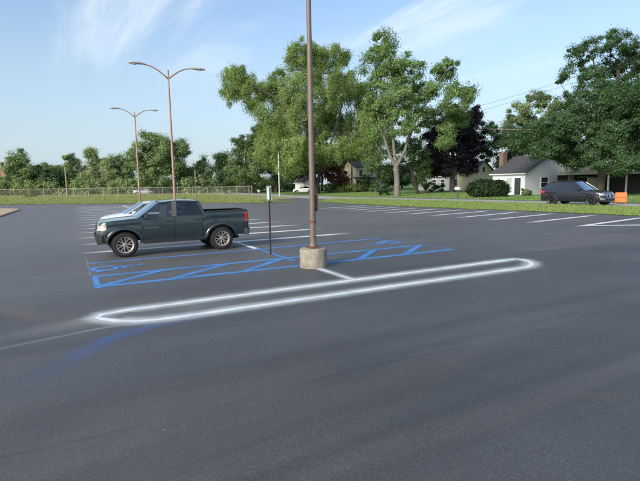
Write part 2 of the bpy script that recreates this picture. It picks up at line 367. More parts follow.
class MB:
    def __init__(s): s.v = []; s.f = []
    def add(s, v, f):
        k = len(s.v); s.v += [tuple(map(float, q)) for q in v]; s.f += [tuple(i+k for i in q) for q in f]; return s
    def box(s, x0, x1, y0, y1, z0, z1, b=0):
        if b <= 0:
            v = [(x, y, z) for x in (x0, x1) for y in (y0, y1) for z in (z0, z1)]
            return s.add(v, [(0, 1, 3, 2), (4, 6, 7, 5), (0, 4, 5, 1), (2, 3, 7, 6), (0, 2, 6, 4), (1, 5, 7, 3)])
        rings = []
        for z, i in ((z0, b), (z0+b, 0), (z1-b, 0), (z1, b)):
            a0, a1, c0, c1 = x0+i, x1-i, y0+i, y1-i
            rings.append([(a0+b, c0, z), (a1-b, c0, z), (a1, c0+b, z), (a1, c1-b, z), (a1-b, c1, z), (a0+b, c1, z), (a0, c1-b, z), (a0, c0+b, z)])
        return s.loft(rings)
    def loft(s, rings, cap=True, closed=True):
        n = len(rings[0]); v = [p for r_ in rings for p in r_]; f = []
        for i in range(len(rings)-1):
            for j in range(n if closed else n-1):
                k = (j+1) % n; f.append((i*n+j, i*n+k, (i+1)*n+k, (i+1)*n+j))
        if cap and closed: f.append(tuple(range(n-1, -1, -1))); f.append(tuple((len(rings)-1)*n+j for j in range(n)))
        return s.add(v, f)
    def tube(s, pts, rad, n=8, cap=True):
        P = [Vector(tuple(map(float, p))) for p in pts]; rad = rad if hasattr(rad, '__len__') else [rad]*len(P)
        rings = []; ref = None
        for i, p in enumerate(P):
            d = (P[min(i+1, len(P)-1)]-P[max(i-1, 0)]).normalized()
            if ref is None: ref = Vector((0, 0, 1)) if abs(d.z) < .9 else Vector((1, 0, 0))
            a = d.cross(ref).normalized(); b_ = d.cross(a).normalized(); ref = a.cross(d).normalized()
            rings.append([p+(a*math.cos(2*math.pi*j/n)+b_*math.sin(2*math.pi*j/n))*rad[i] for j in range(n)])
        return s.loft(rings, cap)
    def lathe(s, prof, n=16, axis='z', c=(0, 0, 0), cap=True):
        rings = []
        for r_, h in prof:
            ring = []
            for j in range(n):
                a = 2*math.pi*j/n; x, y = r_*math.cos(a), r_*math.sin(a)
                ring.append((c[0]+x, c[1]+y, c[2]+h) if axis == 'z' else (c[0]+x, c[1]+h, c[2]+y) if axis == 'y' else (c[0]+h, c[1]+x, c[2]+y))
            rings.append(ring)
        return s.loft(rings, cap)
    def prism(s, poly, off):
        """polygon (3D points) extruded by vector off"""
        n = len(poly); b_ = [tuple(np.add(p, off)) for p in poly]
        f = [tuple(range(n-1, -1, -1)), tuple(range(n, 2*n))]+[(i, (i+1) % n, n+(i+1) % n, n+i) for i in range(n)]
        return s.add(list(poly)+b_, f)
    def quad(s, a, b_, c, d): return s.add([a, b_, c, d], [(0, 1, 2, 3)])
    def build(s, name, mat, parent=None, loc=None, smooth=False, sharp=None):
        return mesh_obj(name, s.v, s.f, mat, parent, loc, smooth, sharp)

# ------------------------------------------------------------------ the setting
def sheet(name, us, vs, mat, dz=0.0, mask=None, label=None, kind='structure', cat=None, parent=None):
    """terrain-following sheet over plan coordinates (in plan units)"""
    us, vs = np.asarray(us, float)*S, np.asarray(vs, float)*S
    X, Y = np.meshgrid(us, vs, indexing='ij'); Z = gz(X, Y)+dz
    V = np.stack([X, Y, Z], -1).reshape(-1, 3); nv = len(vs); fs = []
    for i in range(len(us)-1):
        for j in range(nv-1):
            if mask is None or mask((us[i]+us[i+1])/2/S, (vs[j]+vs[j+1])/2/S): fs.append((i*nv+j, (i+1)*nv+j, (i+1)*nv+j+1, i*nv+j+1))
    o = mesh_obj(name, V, fs, mat, parent, smooth=True)
    return tag(o, label, cat, kind=kind)
g = MB(); g.quad((-2500, -2500, -.75), (2500, -2500, -.75), (2500, 2500, -.75), (-2500, 2500, -.75))
tag(g.build('ground', 'earth'), 'wide green ground stretching to the horizon beyond the trees', 'ground', kind='structure')
LOTU = 12.55; ROAD0, ROAD1 = 13.9, 16.25
def lot_far(u): return 32.6-0.68*u          # far edge of the asphalt, as v(u)
# the lot: columns follow the slanted far edge
us = np.concatenate([np.linspace(-60, -6, 10), np.linspace(-5, LOTU, 26)])
ts = np.concatenate([np.linspace(0, 1, 40)])
V = []; Fc = []
for u in us:
    v1 = lot_far(max(u, -40)); v1 = v1 if u < 11 else max(v1, 24.6)
    for t in ts:
        v = -9+(v1+9)*t; x, y = u*S, v*S; V.append((x, y, float(gz(x, y))))
nt = len(ts)
for i in range(len(us)-1):
    for j in range(nt-1): Fc.append((i*nt+j, (i+1)*nt+j, (i+1)*nt+j+1, i*nt+j+1))
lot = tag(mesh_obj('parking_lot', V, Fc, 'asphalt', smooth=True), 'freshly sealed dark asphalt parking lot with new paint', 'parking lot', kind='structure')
# entrance driveway from the lot to the road
V = []; Fc = []
for i in range(9):
    for j in range(13):
        u = 11.0+(ROAD0+.05-11.0)*i/8; v = 24.0+(29.0-24.0)*j/12; x, y = u*S, v*S; V.append((x, y, float(gz(x, y))+.010))
for i in range(8):
    for j in range(12): Fc.append((i*13+j, (i+1)*13+j, (i+1)*13+j+1, i*13+j+1))
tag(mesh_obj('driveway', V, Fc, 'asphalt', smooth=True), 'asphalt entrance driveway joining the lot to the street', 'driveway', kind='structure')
sheet('grass_verge', np.linspace(LOTU-.01, ROAD0, 8), np.linspace(-9, 24.0, 60), 'grass', .035, label='bright green grass verge between parking lot and street', cat='grass verge')
sheet('street', np.linspace(ROAD0, ROAD1, 6), np.linspace(-12, 90, 80), 'road', .012, label='pale grey street running behind the grass verge', cat='street')
sheet('front_lawn', np.concatenate([np.linspace(ROAD1-.01, 26, 16), np.linspace(28, 90, 12)]), np.linspace(-12, 90, 80), 'lawn', .04, label='mown front lawns in front of the houses', cat='lawn')
# far field beyond the lot
V = []; Fc = []; us2 = np.concatenate([np.linspace(-90, -8, 12), np.linspace(-6, ROAD0, 22)]); nt = 36
for u in us2:
    v0 = lot_far(max(u, -40)) if u < 11 else 29.0
    if 10.5 < u < 11.05: v0 = 25.2
    for t in np.linspace(0, 1, nt)**1.6:
        v = v0-.02+(130-v0)*t; x, y = u*S, v*S; V.append((x, y, float(gz(x, y))+.03))
for i in range(len(us2)-1):
    for j in range(nt-1): Fc.append((i*nt+j, (i+1)*nt+j, (i+1)*nt+j+1, i*nt+j+1))
tag(mesh_obj('grass_field', V, Fc, 'field', smooth=True), 'dry yellow green field beyond the lot, in front of the fence', 'field', kind='structure')

# ---- painted markings: strokes laid on the asphalt as parts of the lot
def stroke(name, pts, half, mat, dz=.004, fade=(0, 0), label=None, closed=False):
    """pts in plan units; half-width in metres including overspray"""
    P = [np.array(p, float)*S for p in pts]
    if closed: P = P+[P[0]]
    Q = [P[0]]
    for a, b in zip(P[:-1], P[1:]):
        n = max(1, int(np.linalg.norm(b-a)/1.2))
        for k in range(1, n+1): Q.append(a+(b-a)*k/n)
    L = [0]
    for a, b in zip(Q[:-1], Q[1:]): L.append(L[-1]+np.linalg.norm(b-a))
    V = []; U = []; f = []
    hw = half if hasattr(half, '__len__') else (half, half)
    for i, q in enumerate(Q):
        if closed: d = Q[(i+1) % (len(Q)-1)]-Q[(i-1) % (len(Q)-1)]
        else: d = Q[min(i+1, len(Q)-1)]-Q[max(i-1, 0)]
        d = d/np.linalg.norm(d); nrm = np.array([-d[1], d[0]])
        h = hw[0]+(hw[1]-hw[0])*L[i]/max(L[-1], 1e-6)
        a = 1.0
        if fade[0] and L[i] < fade[0]: a = L[i]/fade[0]
        if fade[1] and L[-1]-L[i] < fade[1]: a = min(a, (L[-1]-L[i])/fade[1])
        for s_ in (-1, 0, 1):
            p = q+nrm*h*s_; V.append((p[0], p[1], float(gz(p[0], p[1]))+dz)); U.append((a, s_))
    for i in range(len(Q)-1):
        for k in (0, 1): f.append((i*3+k, i*3+k+1, (i+1)*3+k+1, (i+1)*3+k))
    o = mesh_obj(name, V, f, mat, lot, uv=U)
    if label: o['label'] = label
    return o
UL, UC, UR = .17, 2.545, 4.94
k = 0
for v in np.arange(8.02, 27.6, 1.215):
    stroke('stall_line', [(UL-.10, v), (UR+.08, v)], .28, 'white_line', .004+.0005*(k % 3), fade=(.5, .5)); k += 1
stroke('centre_line', [(UC, 6.85), (UC, 27.4)], .16, 'white_line', .007)
stroke('centre_line', [(UC, 4.06), (UC, 4.95)], .30, 'white_spray', .012)
stroke('blue_centre_line', [(UC, 5.5), (UC, 6.95)], .17, 'blue_line', .009)
stroke('blue_stall_line', [(UL, 6.86), (UC, 6.85), (UR, 6.93)], .21, 'blue_line', .005)
stroke('blue_aisle_line', [(UL, 5.80), (UR, 5.79)], .235, 'blue_line', .005)
stroke('blue_aisle_line', [(UL, 5.17), (UR+.02, 5.14)], .235, 'blue_line', .0055)
stroke('blue_end_bar', [(UL+.02, 5.09), (UL+.02, 5.86)], .15, 'blue_line', .006)
stroke('blue_end_bar', [(UR, 5.13), (UR, 5.80)], .07, 'blue_line', .006)
for a, b in ((.20, .92), (.92, 1.72), (1.75, 2.50), (2.62, 3.15), (3.35, 4.02), (4.10, 4.90)):
    stroke('blue_hatch_line', [(a, 5.17), (b, 5.79)], .235, 'blue_line', .0075)
stroke('thin_layout_line', [(UL-.02, 5.9), (UL-.02, 7.5)], .04, 'white_dust', .0045)
isl = [(.16, 4.00), (.30, 4.03), (2.5, 4.045), (4.85, 4.05), (4.98, 4.03), (5.01, 3.95), (4.95, 3.80), (4.80, 3.665), (4.62, 3.585), (4.40, 3.585), (2.5, 3.60), (.70, 3.605), (.52, 3.615), (.38, 3.66), (.26, 3.73), (.17, 3.84), (.13, 3.93)]
stroke('island_outline', isl, .54, 'white_spray', .010, closed=True, label='white spray painted outline of a long narrow island')
stroke('white_overspray', [(.42, 3.86), (.10, 3.90), (-.45, 3.80)], (.55, .75), 'white_dust', .005, fade=(.5, .8))
stroke('white_overspray', [(.18, 3.84), (1.6, 3.82)], .50, 'white_dust', .0055, fade=(.3, 2.4))
stroke('white_overspray', [(4.7, 3.78), (5.3, 3.86)], .40, 'white_dust', .005, fade=(.6, .7))
stroke('pale_seam_line', [(-.9, 3.36), (.10, 3.60), (.5, 3.62)], .13, 'white_dust', .005, fade=(.3, .3))
stroke('blue_overspray', [(1.1, 3.57), (.45, 3.46), (.11, 3.28), (-.32, 2.70)], (.20, .60), 'blue_dust', .006, fade=(1.0, .8), label='smear of blue paint dust trailing off the island outline')
stroke('blue_overspray', [(.55, 3.50), (.25, 3.42), (-.1, 3.12)], (.18, .34), 'blue_dust', .0065, fade=(.6, .6))
# far row along the verge on the right
for i, v in enumerate(np.arange(7.49, 19, 1.17)):
    stroke('verge_stall_line', [(9.5, v), (LOTU-.15, v)], .25, 'white_line', .006, fade=(.6, .2))
stroke('verge_stall_line', [(9.45, 6.2), (LOTU-.15, 6.32)], .24, 'white_line', .006, fade=(.6, .2))
stroke('verge_cross_line', [(9.75, 6.22), (12.4, 4.0)], .24, 'white_line', .0065)
stroke('far_mark', [(7.6, 25.8), (8.1, 25.6)], .12, 'white_line', .005)
M['tan_dust'] = paint_mat('tan_dust', (.30, .235, .18), .55, core=.03, worn=.4, solid=0, fall=1.2)
for nm, pa, pb, hw_ in (('sand_smear', (570, 395), (650, 399), .16), ('sand_smear', (-20, 306), (75, 322), .55), ('sand_smear', (330, 232), (470, 229), .8)):
    qa, qb = at(*pa)[:2]/S, at(*pb)[:2]/S; stroke(nm, [qa, (qa+qb)/2, qb], hw_, 'tan_dust', .0042, fade=(.8, .8))
def wheelchair(cu, cv, sgn, label):
    """access symbol: wheel ring, seat and leg strokes, head dot; head points along +-u"""
    V = []; U = []; f = []
    def band(pts, h, dz):
        k = len(V); n = len(pts)
        for i, p in enumerate(pts):
            d = np.subtract(pts[min(i+1, n-1)], pts[max(i-1, 0)]).astype(float); d /= np.linalg.norm(d); nr = np.array([-d[1], d[0]])
            for s_ in (-1, 0, 1):
                q = (np.array(p)+nr*h*s_)*1.15; x = cu*S+sgn*q[1]; y = cv*S-sgn*q[0]
                V.append((x, y, float(gz(x, y))+dz)); U.append((1, s_))
        for i in range(n-1):
            for s_ in (0, 1): f.append((k+i*3+s_, k+i*3+s_+1, k+(i+1)*3+s_+1, k+(i+1)*3+s_))
    ring = [(.30*math.cos(a), -.24+.30*math.sin(a)) for a in np.linspace(R(130), R(385), 20)]
    band(ring, .17, .0045)
    band([(-.10, .45), (-.06, .0), (.26, -.02), (.42, -.42), (.54, -.40)], .17, .0062)
    band([(-.08, .22), (.24, .20)], .14, .0070)
    band([(-.12+.001*a, .53+.05*a) for a in range(4)], .2, .0078)
    o = mesh_obj('wheelchair_symbol', V, f, 'blue_line', lot, uv=U); o['label'] = label
wheelchair(.45, 6.34, 1, 'blue wheelchair symbol in the stall beside the pickup')
wheelchair(4.62, 6.36, -1, 'blue wheelchair symbol at the far end of the hatched aisle')

# gravel island on the left
a = [at(-40, 224.0), at(-40, 210.5), at(4, 209.4), at(17, 209.6), at(19, 210.6), at(0, 217.2)]
mb = MB(); c = np.mean(a, 0)
top = [tuple(p+np.array([0, 0, .11])) for p in a]
mb.prism([tuple(p-np.array([0, 0, .05])) for p in a][::-1] if False else [tuple(p-np.array([0, 0, .05])) for p in a], (0, 0, .17))
tag(mb.build('traffic_island', 'gravel'), 'low tan sandy island on the far side of the lot', 'traffic island')

# ---- grass blades
def blades(name, P, h, w, mat, label, cat):
    n = len(P); a = rng.uniform(0, 2*np.pi, n); hh = h*rng.uniform(.5, 1.25, n); ww = w*rng.uniform(.6, 1.3, n)
    lean = rng.normal(0, .35, (n, 2))*hh[:, None]
    d = np.stack([np.cos(a), np.sin(a), np.zeros(n)], 1)*ww[:, None]/2
    tip = P+np.concatenate([lean, hh[:, None]], 1)
    V = np.stack([P-d, P+d, tip], 1).reshape(-1, 3)
    return fast_mesh(name, V, 3, mat, rng.uniform(0, 1, n), label, cat)
def fast_mesh(name, V, k, mat, tint=None, label=None, cat=None, parent=None, loc=None, kind=None):
    n = len(V)//k; me = bpy.data.meshes.new(name); me.vertices.add(len(V)); me.vertices.foreach_set('co', V.astype(np.float32).ravel())
    me.loops.add(len(V)); me.loops.foreach_set('vertex_index', np.arange(len(V), dtype=np.int32))
    me.polygons.add(n); me.polygons.foreach_set('loop_start', np.arange(0, len(V), k, dtype=np.int32))
    try: me.polygons.foreach_set('loop_total', np.full(n, k, dtype=np.int32))
    except Exception: pass
    me.update(calc_edges=True); me.materials.append(M[mat])
    if tint is not None:
        at_ = me.attributes.new('tint', 'FLOAT', 'FACE'); at_.data.foreach_set('value', tint.astype(np.float32))
    o = bpy.data.objects.new(name, me); col.objects.link(o)
    if parent is not None: o.parent = parent
    if loc is not None: o.location = loc
    return tag(o, label, cat, kind=kind)
def scatter(n, u0, u1, v0, v1, dz=.03):
    u = rng.uniform(u0, u1, n)*S; v = (v0+(v1-v0)*rng.uniform(0, 1, n)**1.0)*S
    return np.stack([u, v, gz(u, v)+dz], 1)
P = np.concatenate([scatter(60000, LOTU, ROAD0, 3, 24), scatter(9000, LOTU-.05, LOTU+.25, 3, 24), scatter(5000, ROAD0-.1, ROAD0+.05, 3, 24)])
_c = scatter(420, LOTU, ROAD0, 3, 24); _t = np.repeat(_c, 26, 0)+np.concatenate([rng.normal(0, .14, (420*26, 2)), np.zeros((420*26, 1))], 1)
tag(blades('verge_weeds', _t, .17, .04, 'blade_dry', 'taller straw-tinged weed tufts dotted over the verge', 'weeds'), kind='stuff')
tag(blades('verge_grass', P, .085, .032, 'blade', 'uneven grass blades along the verge by the street', 'grass'), kind='stuff')
P = scatter(26000, ROAD1, 24, 3, 34, .04)
tag(blades('lawn_grass', P, .08, .05, 'blade', 'short lawn grass in front of the white house', 'grass'), kind='stuff')
P = []
for _ in range(30000):
    u = random.uniform(-14, 11.5); v = lot_far(u)+random.random()**1.5*26; P.append((u*S, v*S, 0))
P = np.array(P); P[:, 2] = gz(P[:, 0], P[:, 1])+.02
tag(blades('field_grass', P, .20, .09, 'lf_field', 'tall dry grass in the field before the fence', 'grass'), kind='stuff')

# ------------------------------------------------------------------ trees
def unit(a): return a/np.maximum(np.linalg.norm(a, axis=-1, keepdims=True), 1e-9)
def skeleton_mesh(nodes, par, rad, n=5):
    V = []; Fs = []
    for i in range(1, len(nodes)):
        p = par[i]; a, b = nodes[p], nodes[i]; d = b-a; L = np.linalg.norm(d)
        if L < 1e-4: continue
        d = d/L; ref = np.array([0, 0, 1.]) if abs(d[2]) < .9 else np.array([1., 0, 0]); x = np.cross(d, ref); x /= np.linalg.norm(x); y = np.cross(d, x)
        m = 8 if rad[i] > .12 else n; r0 = min(rad[p], rad[i]*1.35); k = len(V)
        for q, r_ in ((a-d*r0*.3, r0), (b, rad[i])):
            for j in range(m):
                t = 2*math.pi*j/m; V.append(q+(x*math.cos(t)+y*math.sin(t))*r_)
        for j in range(m): Fs.append((k+j, k+(j+1) % m, k+m+(j+1) % m, k+m+j))
    return V, Fs
def foliage(C, cr, nl, ls, outward_c, droop=0., flat=.75, alias=.62):
    if droop > .4: alias = .40
    """leaf-sized rhombic faces gathered in clumps C (n,3) of radius cr (n,)"""
    n = len(C); N = n*nl
    d = unit(rng.normal(0, 1, (N, 3))); r_ = rng.uniform(0, 1, N)**.5*np.where(rng.uniform(0, 1, N) < .2, 1.55, 1.05)
    c = np.repeat(C, nl, 0); R_ = np.repeat(cr, nl)
    off = d*(r_*R_)[:, None]; off[:, 2] *= flat
    if droop: off[:, 2] -= droop*R_*rng.uniform(0, 1, N)**2*1.8
    pos = c+off
    nrm = unit(d*.8+unit(c-outward_c)*.45+np.array([0, 0, .35])+rng.normal(0, .34, (N, 3)))
    t = unit(np.cross(nrm, rng.normal(0, 1, (N, 3))))
    if droop: t = unit(t+np.array([0, 0, -1.2])*droop)
    b = np.cross(nrm, t); sz = ls*rng.uniform(.6, 1.35, N)
    a_ = t*(sz*.5)[:, None]; b_ = b*(sz*.5*alias)[:, None]
    V = np.stack([pos-a_, pos+b_+nrm*(sz*.08)[:, None], pos+a_, pos-b_+nrm*(sz*.08)[:, None]], 1).reshape(-1, 3)
    ct = rng.uniform(.05, .95, n)
    tint = np.clip(np.repeat(ct, nl)+rng.normal(0, .17, N), 0, 1)
    return V, tint
def tree(name, label, base, d, lobes, leaf, bark='bark', trunk_r=.35, dens=1.0, nl=80, ls=.38, csize=1.0, limbs=None, group=None, droop=0., cat='tree', fork=.45, spread=.45, grow=1.0):
    P0 = stand(base, d) if not hasattr(base, '__len__') else np.array(base, float)
    mpp = d/F; root = empty(name, P0, 0, label, cat, group)
    LC = []; LR = []
    xs = [l_[0] for l_ in lobes]; half = (max(xs)-min(xs))/2*mpp
    for (px, py, rx, ry) in lobes:
        rx, ry = rx*grow, ry*grow
        dd = d+rng.uniform(-1, 1)*spread*max(half, rx*mpp*.5)
        LC.append(along(px, py, dd)-P0); LR.append((rx*mpp, (rx+ry)/2*mpp, ry*mpp))
    LC = np.array(LC); LR = np.array(LR)
    C = []; cr = []
    axr = _rt0; axf = _w(0, 1, 0)
    for c, r_ in zip(LC, LR):
        area = r_[0]*r_[2]; n = max(7, int(dens*5.2*area/csize**2))
        dd = unit(rng.normal(0, 1, (n, 3)))*(rng.uniform(.12, 1, n)**.45)[:, None]
        for q in dd:
            out = random.random() < .22; q = q*random.uniform(1.0, 1.32) if out else q
            p = c+axr*q[0]*r_[0]+axf*q[1]*r_[1]+np.array([0, 0, q[2]*r_[2]])
            if p[2] > .8: C.append(p); cr.append(csize*(random.uniform(.35, .6) if out else random.uniform(.5, 1.15)))
    C = np.array(C); cr = np.array(cr); ctr = C.mean(0)
    # trunk and limbs
    nodes = [np.zeros(3)]; par = [-1]
    zlo, zhi = np.percentile(C[:, 2], 4), C[:, 2].max()
    if limbs:
        for path in limbs:
            prev = None
            for j, (px, py) in enumerate(path):
                p = along(px, py, d+(0 if j < 2 else random.uniform(-.8, .8)))-P0
                if prev is None:
                    prev = int(np.argmin([np.linalg.norm(q-p) for q in nodes])); continue
                a = nodes[prev]; m = max(1, int(np.linalg.norm(p-a)/1.2))
                for k_ in range(1, m+1):
                    w_ = rng.normal(0, .05, 3) if k_ < m else 0
                    nodes.append(a+(p-a)*k_/m+w_); par.append(prev); prev = len(nodes)-1
    else:
        tp = np.array([ctr[0]*.8, ctr[1]*.8, zlo+(zhi-zlo)*fork]); m = max(4, int(tp[2]/1.3)); prev = 0
        wob = rng.normal(0, .10, (m+1, 3)); wob[:, 2] = 0
        for k_ in range(1, m+1):
            t = k_/m; nodes.append(np.array([tp[0]*t**1.6, tp[1]*t**1.6, tp[2]*t])+wob[k_]*min(1, tp[2]/8)); par.append(prev); prev = len(nodes)-1
    core = np.array(nodes)
    order = np.argsort([np.min(np.linalg.norm(core-q, axis=1)) for q in C])
    ends = []
    arr = np.array(nodes)
    for i in order:
        q = C[i]; dv = arr-q; dist = np.linalg.norm(dv, axis=1)+np.maximum(0, dv[:, 2]+.3)*1.3
        dist[0:2] += 6
        j = int(np.argmin(dist)); a = arr[j]; L = np.linalg.norm(q-a); m = max(1, int(L/1.4)); prev = j; new = []
        for k_ in range(1, m+1):
            t = k_/m; p = a+(q-a)*t+np.array([0, 0, -.10*L*math.sin(math.pi*t)])+(rng.normal(0, .07*L/m, 3) if k_ < m else 0)
            nodes.append(p); par.append(prev); prev = len(nodes)-1; new.append(p)
        arr = np.concatenate([arr, np.array(new)]); ends.append(prev)
    cnt = np.zeros(len(nodes))
    for e in ends: cnt[e] += 1
    for i in range(len(nodes)-1, 0, -1): cnt[par[i]] += max(cnt[i], .3)
    rad = np.maximum(.018, trunk_r*(np.maximum(cnt, .5)/max(cnt[0], 1))**.58)
    rad[0] *= 1.25
    for i in range(1, len(nodes)):
        if nodes[i][2] < .8 and rad[i] > .1: rad[i] *= 1.12
    V, Fs = skeleton_mesh(nodes, par, rad)
    mesh_obj('trunk', V, Fs, bark, root, smooth=True)
    V, tint = foliage(C, cr, int(nl*2.5), ls*.56, ctr, droop)
    fast_mesh('crown', V, 4, leaf, tint, parent=root)
    return root
def bush(name, label, base, d, lobes, leaf, nl=60, ls=.25, csize=.5, dens=1.2, cat='shrub', group=None):
    P0 = stand(base, d); mpp = d/F; root = empty(name, P0, 0, label, cat, group); C = []; cr = []
    for (px, py, rx, ry) in lobes:
        c = along(px, py, d)-P0; r_ = (rx*mpp, (rx+ry)/2*mpp, ry*mpp); n = max(6, int(dens*3*r_[0]*r_[2]/csize**2))
        for q in unit(rng.normal(0, 1, (n, 3)))*(rng.uniform(.3, 1, n)**.4)[:, None]:
            p = c+_rt0*q[0]*r_[0]+_w(0, 1, 0)*q[1]*r_[1]+np.array([0, 0, q[2]*r_[2]])
            if p[2] > .1: C.append(p); cr.append(csize*random.uniform(.6, 1.1))
    C = np.array(C); cr = np.array(cr)
    nodes = [np.zeros(3)]; par = [-1]
    for q in C[:14]:
        nodes += [q*.5+rng.normal(0, .05, 3), q]; par += [0, len(nodes)-2]
    V, Fs = skeleton_mesh(nodes, par, [.06]+[.03, .015]*((len(nodes)-1)//2), 5); mesh_obj('stem', V, Fs, 'bark_dark', root)
    V, tint = foliage(C, cr, nl, ls, C.mean(0)); V[:, 2] = np.maximum(V[:, 2], .02)
    fast_mesh('foliage', V, 4, leaf, tint, parent=root); return root

# big willowy tree left of the middle
tree('shade_tree', 'tall willowy tree with a long limb reaching out behind the lamp pole', 316, 90,
     [(238, 78, 17, 17), (230, 92, 9, 10), (252, 92, 14, 12), (268, 88, 14, 13), (296, 55, 14, 16), (318, 58, 16, 18), (338, 56, 13, 13), (305, 80, 16, 18), (345, 84, 18, 20), (362, 98, 14, 20),
      (372, 120, 12, 20), (352, 130, 20, 22), (325, 115, 18, 24), (300, 112, 14, 18), (282, 128, 16, 20), (268, 140, 12, 16), (345, 146, 20, 12), (372, 142, 9, 14), (318, 140, 16, 16), (296, 150, 16, 16), (282, 160, 10, 12), (332, 154, 16, 6), (366, 150, 12, 8), (298, 162, 12, 9), (385, 138, 8, 9), (282, 104, 13, 13), (290, 88, 11, 12), (278, 74, 8, 8), (262, 112, 8, 8), (330, 92, 14, 18), (270, 150, 13, 13), (286, 166, 11, 9), (252, 104, 8, 8), (312, 160, 12, 8)],
     'lf_willow', 'bark_dark', .62, dens=1.45, nl=92, ls=.56, csize=1.2, droop=.7, spread=.55,
     limbs=[[(316, 193), (318, 180), (323, 160), (334, 135), (342, 105), (340, 70)], [(317, 185), (312, 168), (306, 150), (308, 120), (312, 90), (318, 62)], [(306, 150), (296, 125), (280, 100), (262, 90), (240, 82)], [(323, 160), (345, 148), (362, 130)], [(316, 190), (322, 176), (332, 158), (350, 140)]])
tree('shade_tree', 'tall pale-barked maple forking low in front of the purple tree', 397, 66,
     [(384, 44, 11, 13), (374, 67, 11, 14), (393, 62, 14, 15), (409, 72, 12, 13), (378, 97, 14, 17), (400, 97, 17, 17), (420, 94, 8, 11), (443, 70, 11, 12), (434, 88, 8, 8), (457, 97, 14, 13), (469, 92, 6, 6), (447, 118, 12, 11), (445, 138, 8, 10), (400, 121, 18, 12), (374, 124, 10, 14), (424, 114, 9, 9), (460, 118, 8, 8)],
     'lf_maple', 'bark_pale', .40, grow=1.15, dens=1.3, nl=80, ls=.42, csize=1.05, spread=.4, droop=.15,
     limbs=[[(397, 195), (397, 180), (396, 167), (388, 150), (381, 125), (376, 95), (380, 60)], [(396, 168), (394, 150), (392, 125), (398, 95), (392, 60)], [(397, 168), (405, 150), (412, 130), (420, 112), (434, 92), (445, 72)], [(412, 130), (430, 118), (452, 102)], [(397, 172), (384, 160), (374, 140)]])
tree('purple_maple', 'dark purple-leaved maple beside the cream house', 452, 76,
     [(438, 136, 15, 17), (455, 130, 17, 20), (470, 126, 13, 17), (450, 154, 20, 15), (472, 150, 13, 15), (431, 158, 13, 15), (476, 113, 8, 8), (440, 169, 13, 8), (465, 166, 14, 9)],
     'lf_purple', 'bark_dark', .36, dens=1.5, nl=90, ls=.45, csize=1.0)
tree('understory_tree', 'dense green tree tucked behind the pale-barked maple', 418, 72, [(417, 154, 13, 16), (414, 174, 12, 12), (424, 165, 8, 12), (374, 158, 11, 14), (384, 172, 10, 10), (395, 152, 12, 14)],
     'lf_mid', 'bark_dark', .2, dens=1.2, nl=70, ls=.4, csize=1.0)
tree('oak_tree', 'broad dark oak spreading over the white house and the black car', 599, 50,
     [(545, 150, 15, 11), (566, 146, 20, 16), (598, 140, 24, 22), (630, 143, 24, 22), (660, 145, 26, 24), (590, 119, 20, 13), (561, 126, 17, 13), (537, 132, 14, 11), (620, 114, 20, 14), (645, 110, 18, 14), (525, 138, 12, 10), (575, 161, 14, 9), (612, 162, 20, 9), (640, 163, 16, 8), (592, 104, 17, 11), (570, 110, 13, 10), (645, 96, 18, 13), (618, 98, 16, 11), (512, 140, 10, 8)],
     'lf_oak', 'bark_dark', .40, dens=1.45, nl=95, ls=.34, csize=.85, spread=.5, fork=.30)
tree('oak_tree', 'tall sparse-topped tree rising above the oak by the carport', 612, 74,
     [(566, 73, 6, 9), (580, 56, 11, 10), (603, 44, 13, 9), (619, 37, 8, 7), (631, 47, 11, 10), (590, 78, 11, 11), (609, 68, 12, 10), (632, 66, 11, 11), (575, 92, 9, 8), (618, 84, 14, 9), (652, 56, 15, 14), (655, 80, 15, 12), (600, 96, 18, 8), (630, 100, 16, 8)],
     'lf_oak', 'bark_dark', .42, dens=1.15, nl=62, ls=.42, csize=.95, spread=.4, grow=1.18)
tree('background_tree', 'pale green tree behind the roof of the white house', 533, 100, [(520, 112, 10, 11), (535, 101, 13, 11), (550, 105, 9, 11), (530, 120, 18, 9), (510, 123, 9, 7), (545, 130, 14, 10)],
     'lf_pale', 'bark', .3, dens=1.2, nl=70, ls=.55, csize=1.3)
tree('background_tree', 'dark tree crowding behind the brick chimney', 512, 82, [(500, 137, 13, 11), (520, 142, 16, 14), (540, 142, 14, 14), (490, 148, 10, 12), (508, 160, 16, 10), (488, 126, 6, 6)],
     'lf_dark', 'bark_dark', .3, dens=1.4, nl=80, ls=.5, csize=1.15)
tree('background_tree', 'dark tree filling the gap behind the carport', 640, 84, [(600, 150, 20, 14), (630, 150, 20, 16), (655, 145, 18, 18), (580, 150, 16, 14)], 'lf_dark', 'bark_dark', .3, dens=1.2, nl=70, ls=.5, csize=1.2)
for lab, base, d, lobes, leaf in (
    ('dark tree closing the gap behind the pale-barked maple', 402, 122, [(395, 170, 12, 12), (408, 172, 10, 10), (400, 182, 14, 8), (388, 180, 8, 8)], 'lf_dark'),
    ('dark tree seen beneath the purple maple, behind the grey house', 440, 124, [(432, 168, 11, 12), (446, 172, 11, 10), (440, 182, 16, 8), (462, 178, 10, 9)], 'lf_dark'),
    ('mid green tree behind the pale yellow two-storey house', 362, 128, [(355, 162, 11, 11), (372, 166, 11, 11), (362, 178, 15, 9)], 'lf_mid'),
    ('dark tree behind the garage roof and the block chimney', 574, 96, [(566, 158, 12, 10), (582, 160, 12, 10), (574, 172, 16, 9), (600, 166, 12, 10)], 'lf_dark')):
    tree('background_tree', lab, base, d, lobes, leaf, 'bark_dark', .25, dens=1.3, nl=60, ls=.7, csize=1.4)
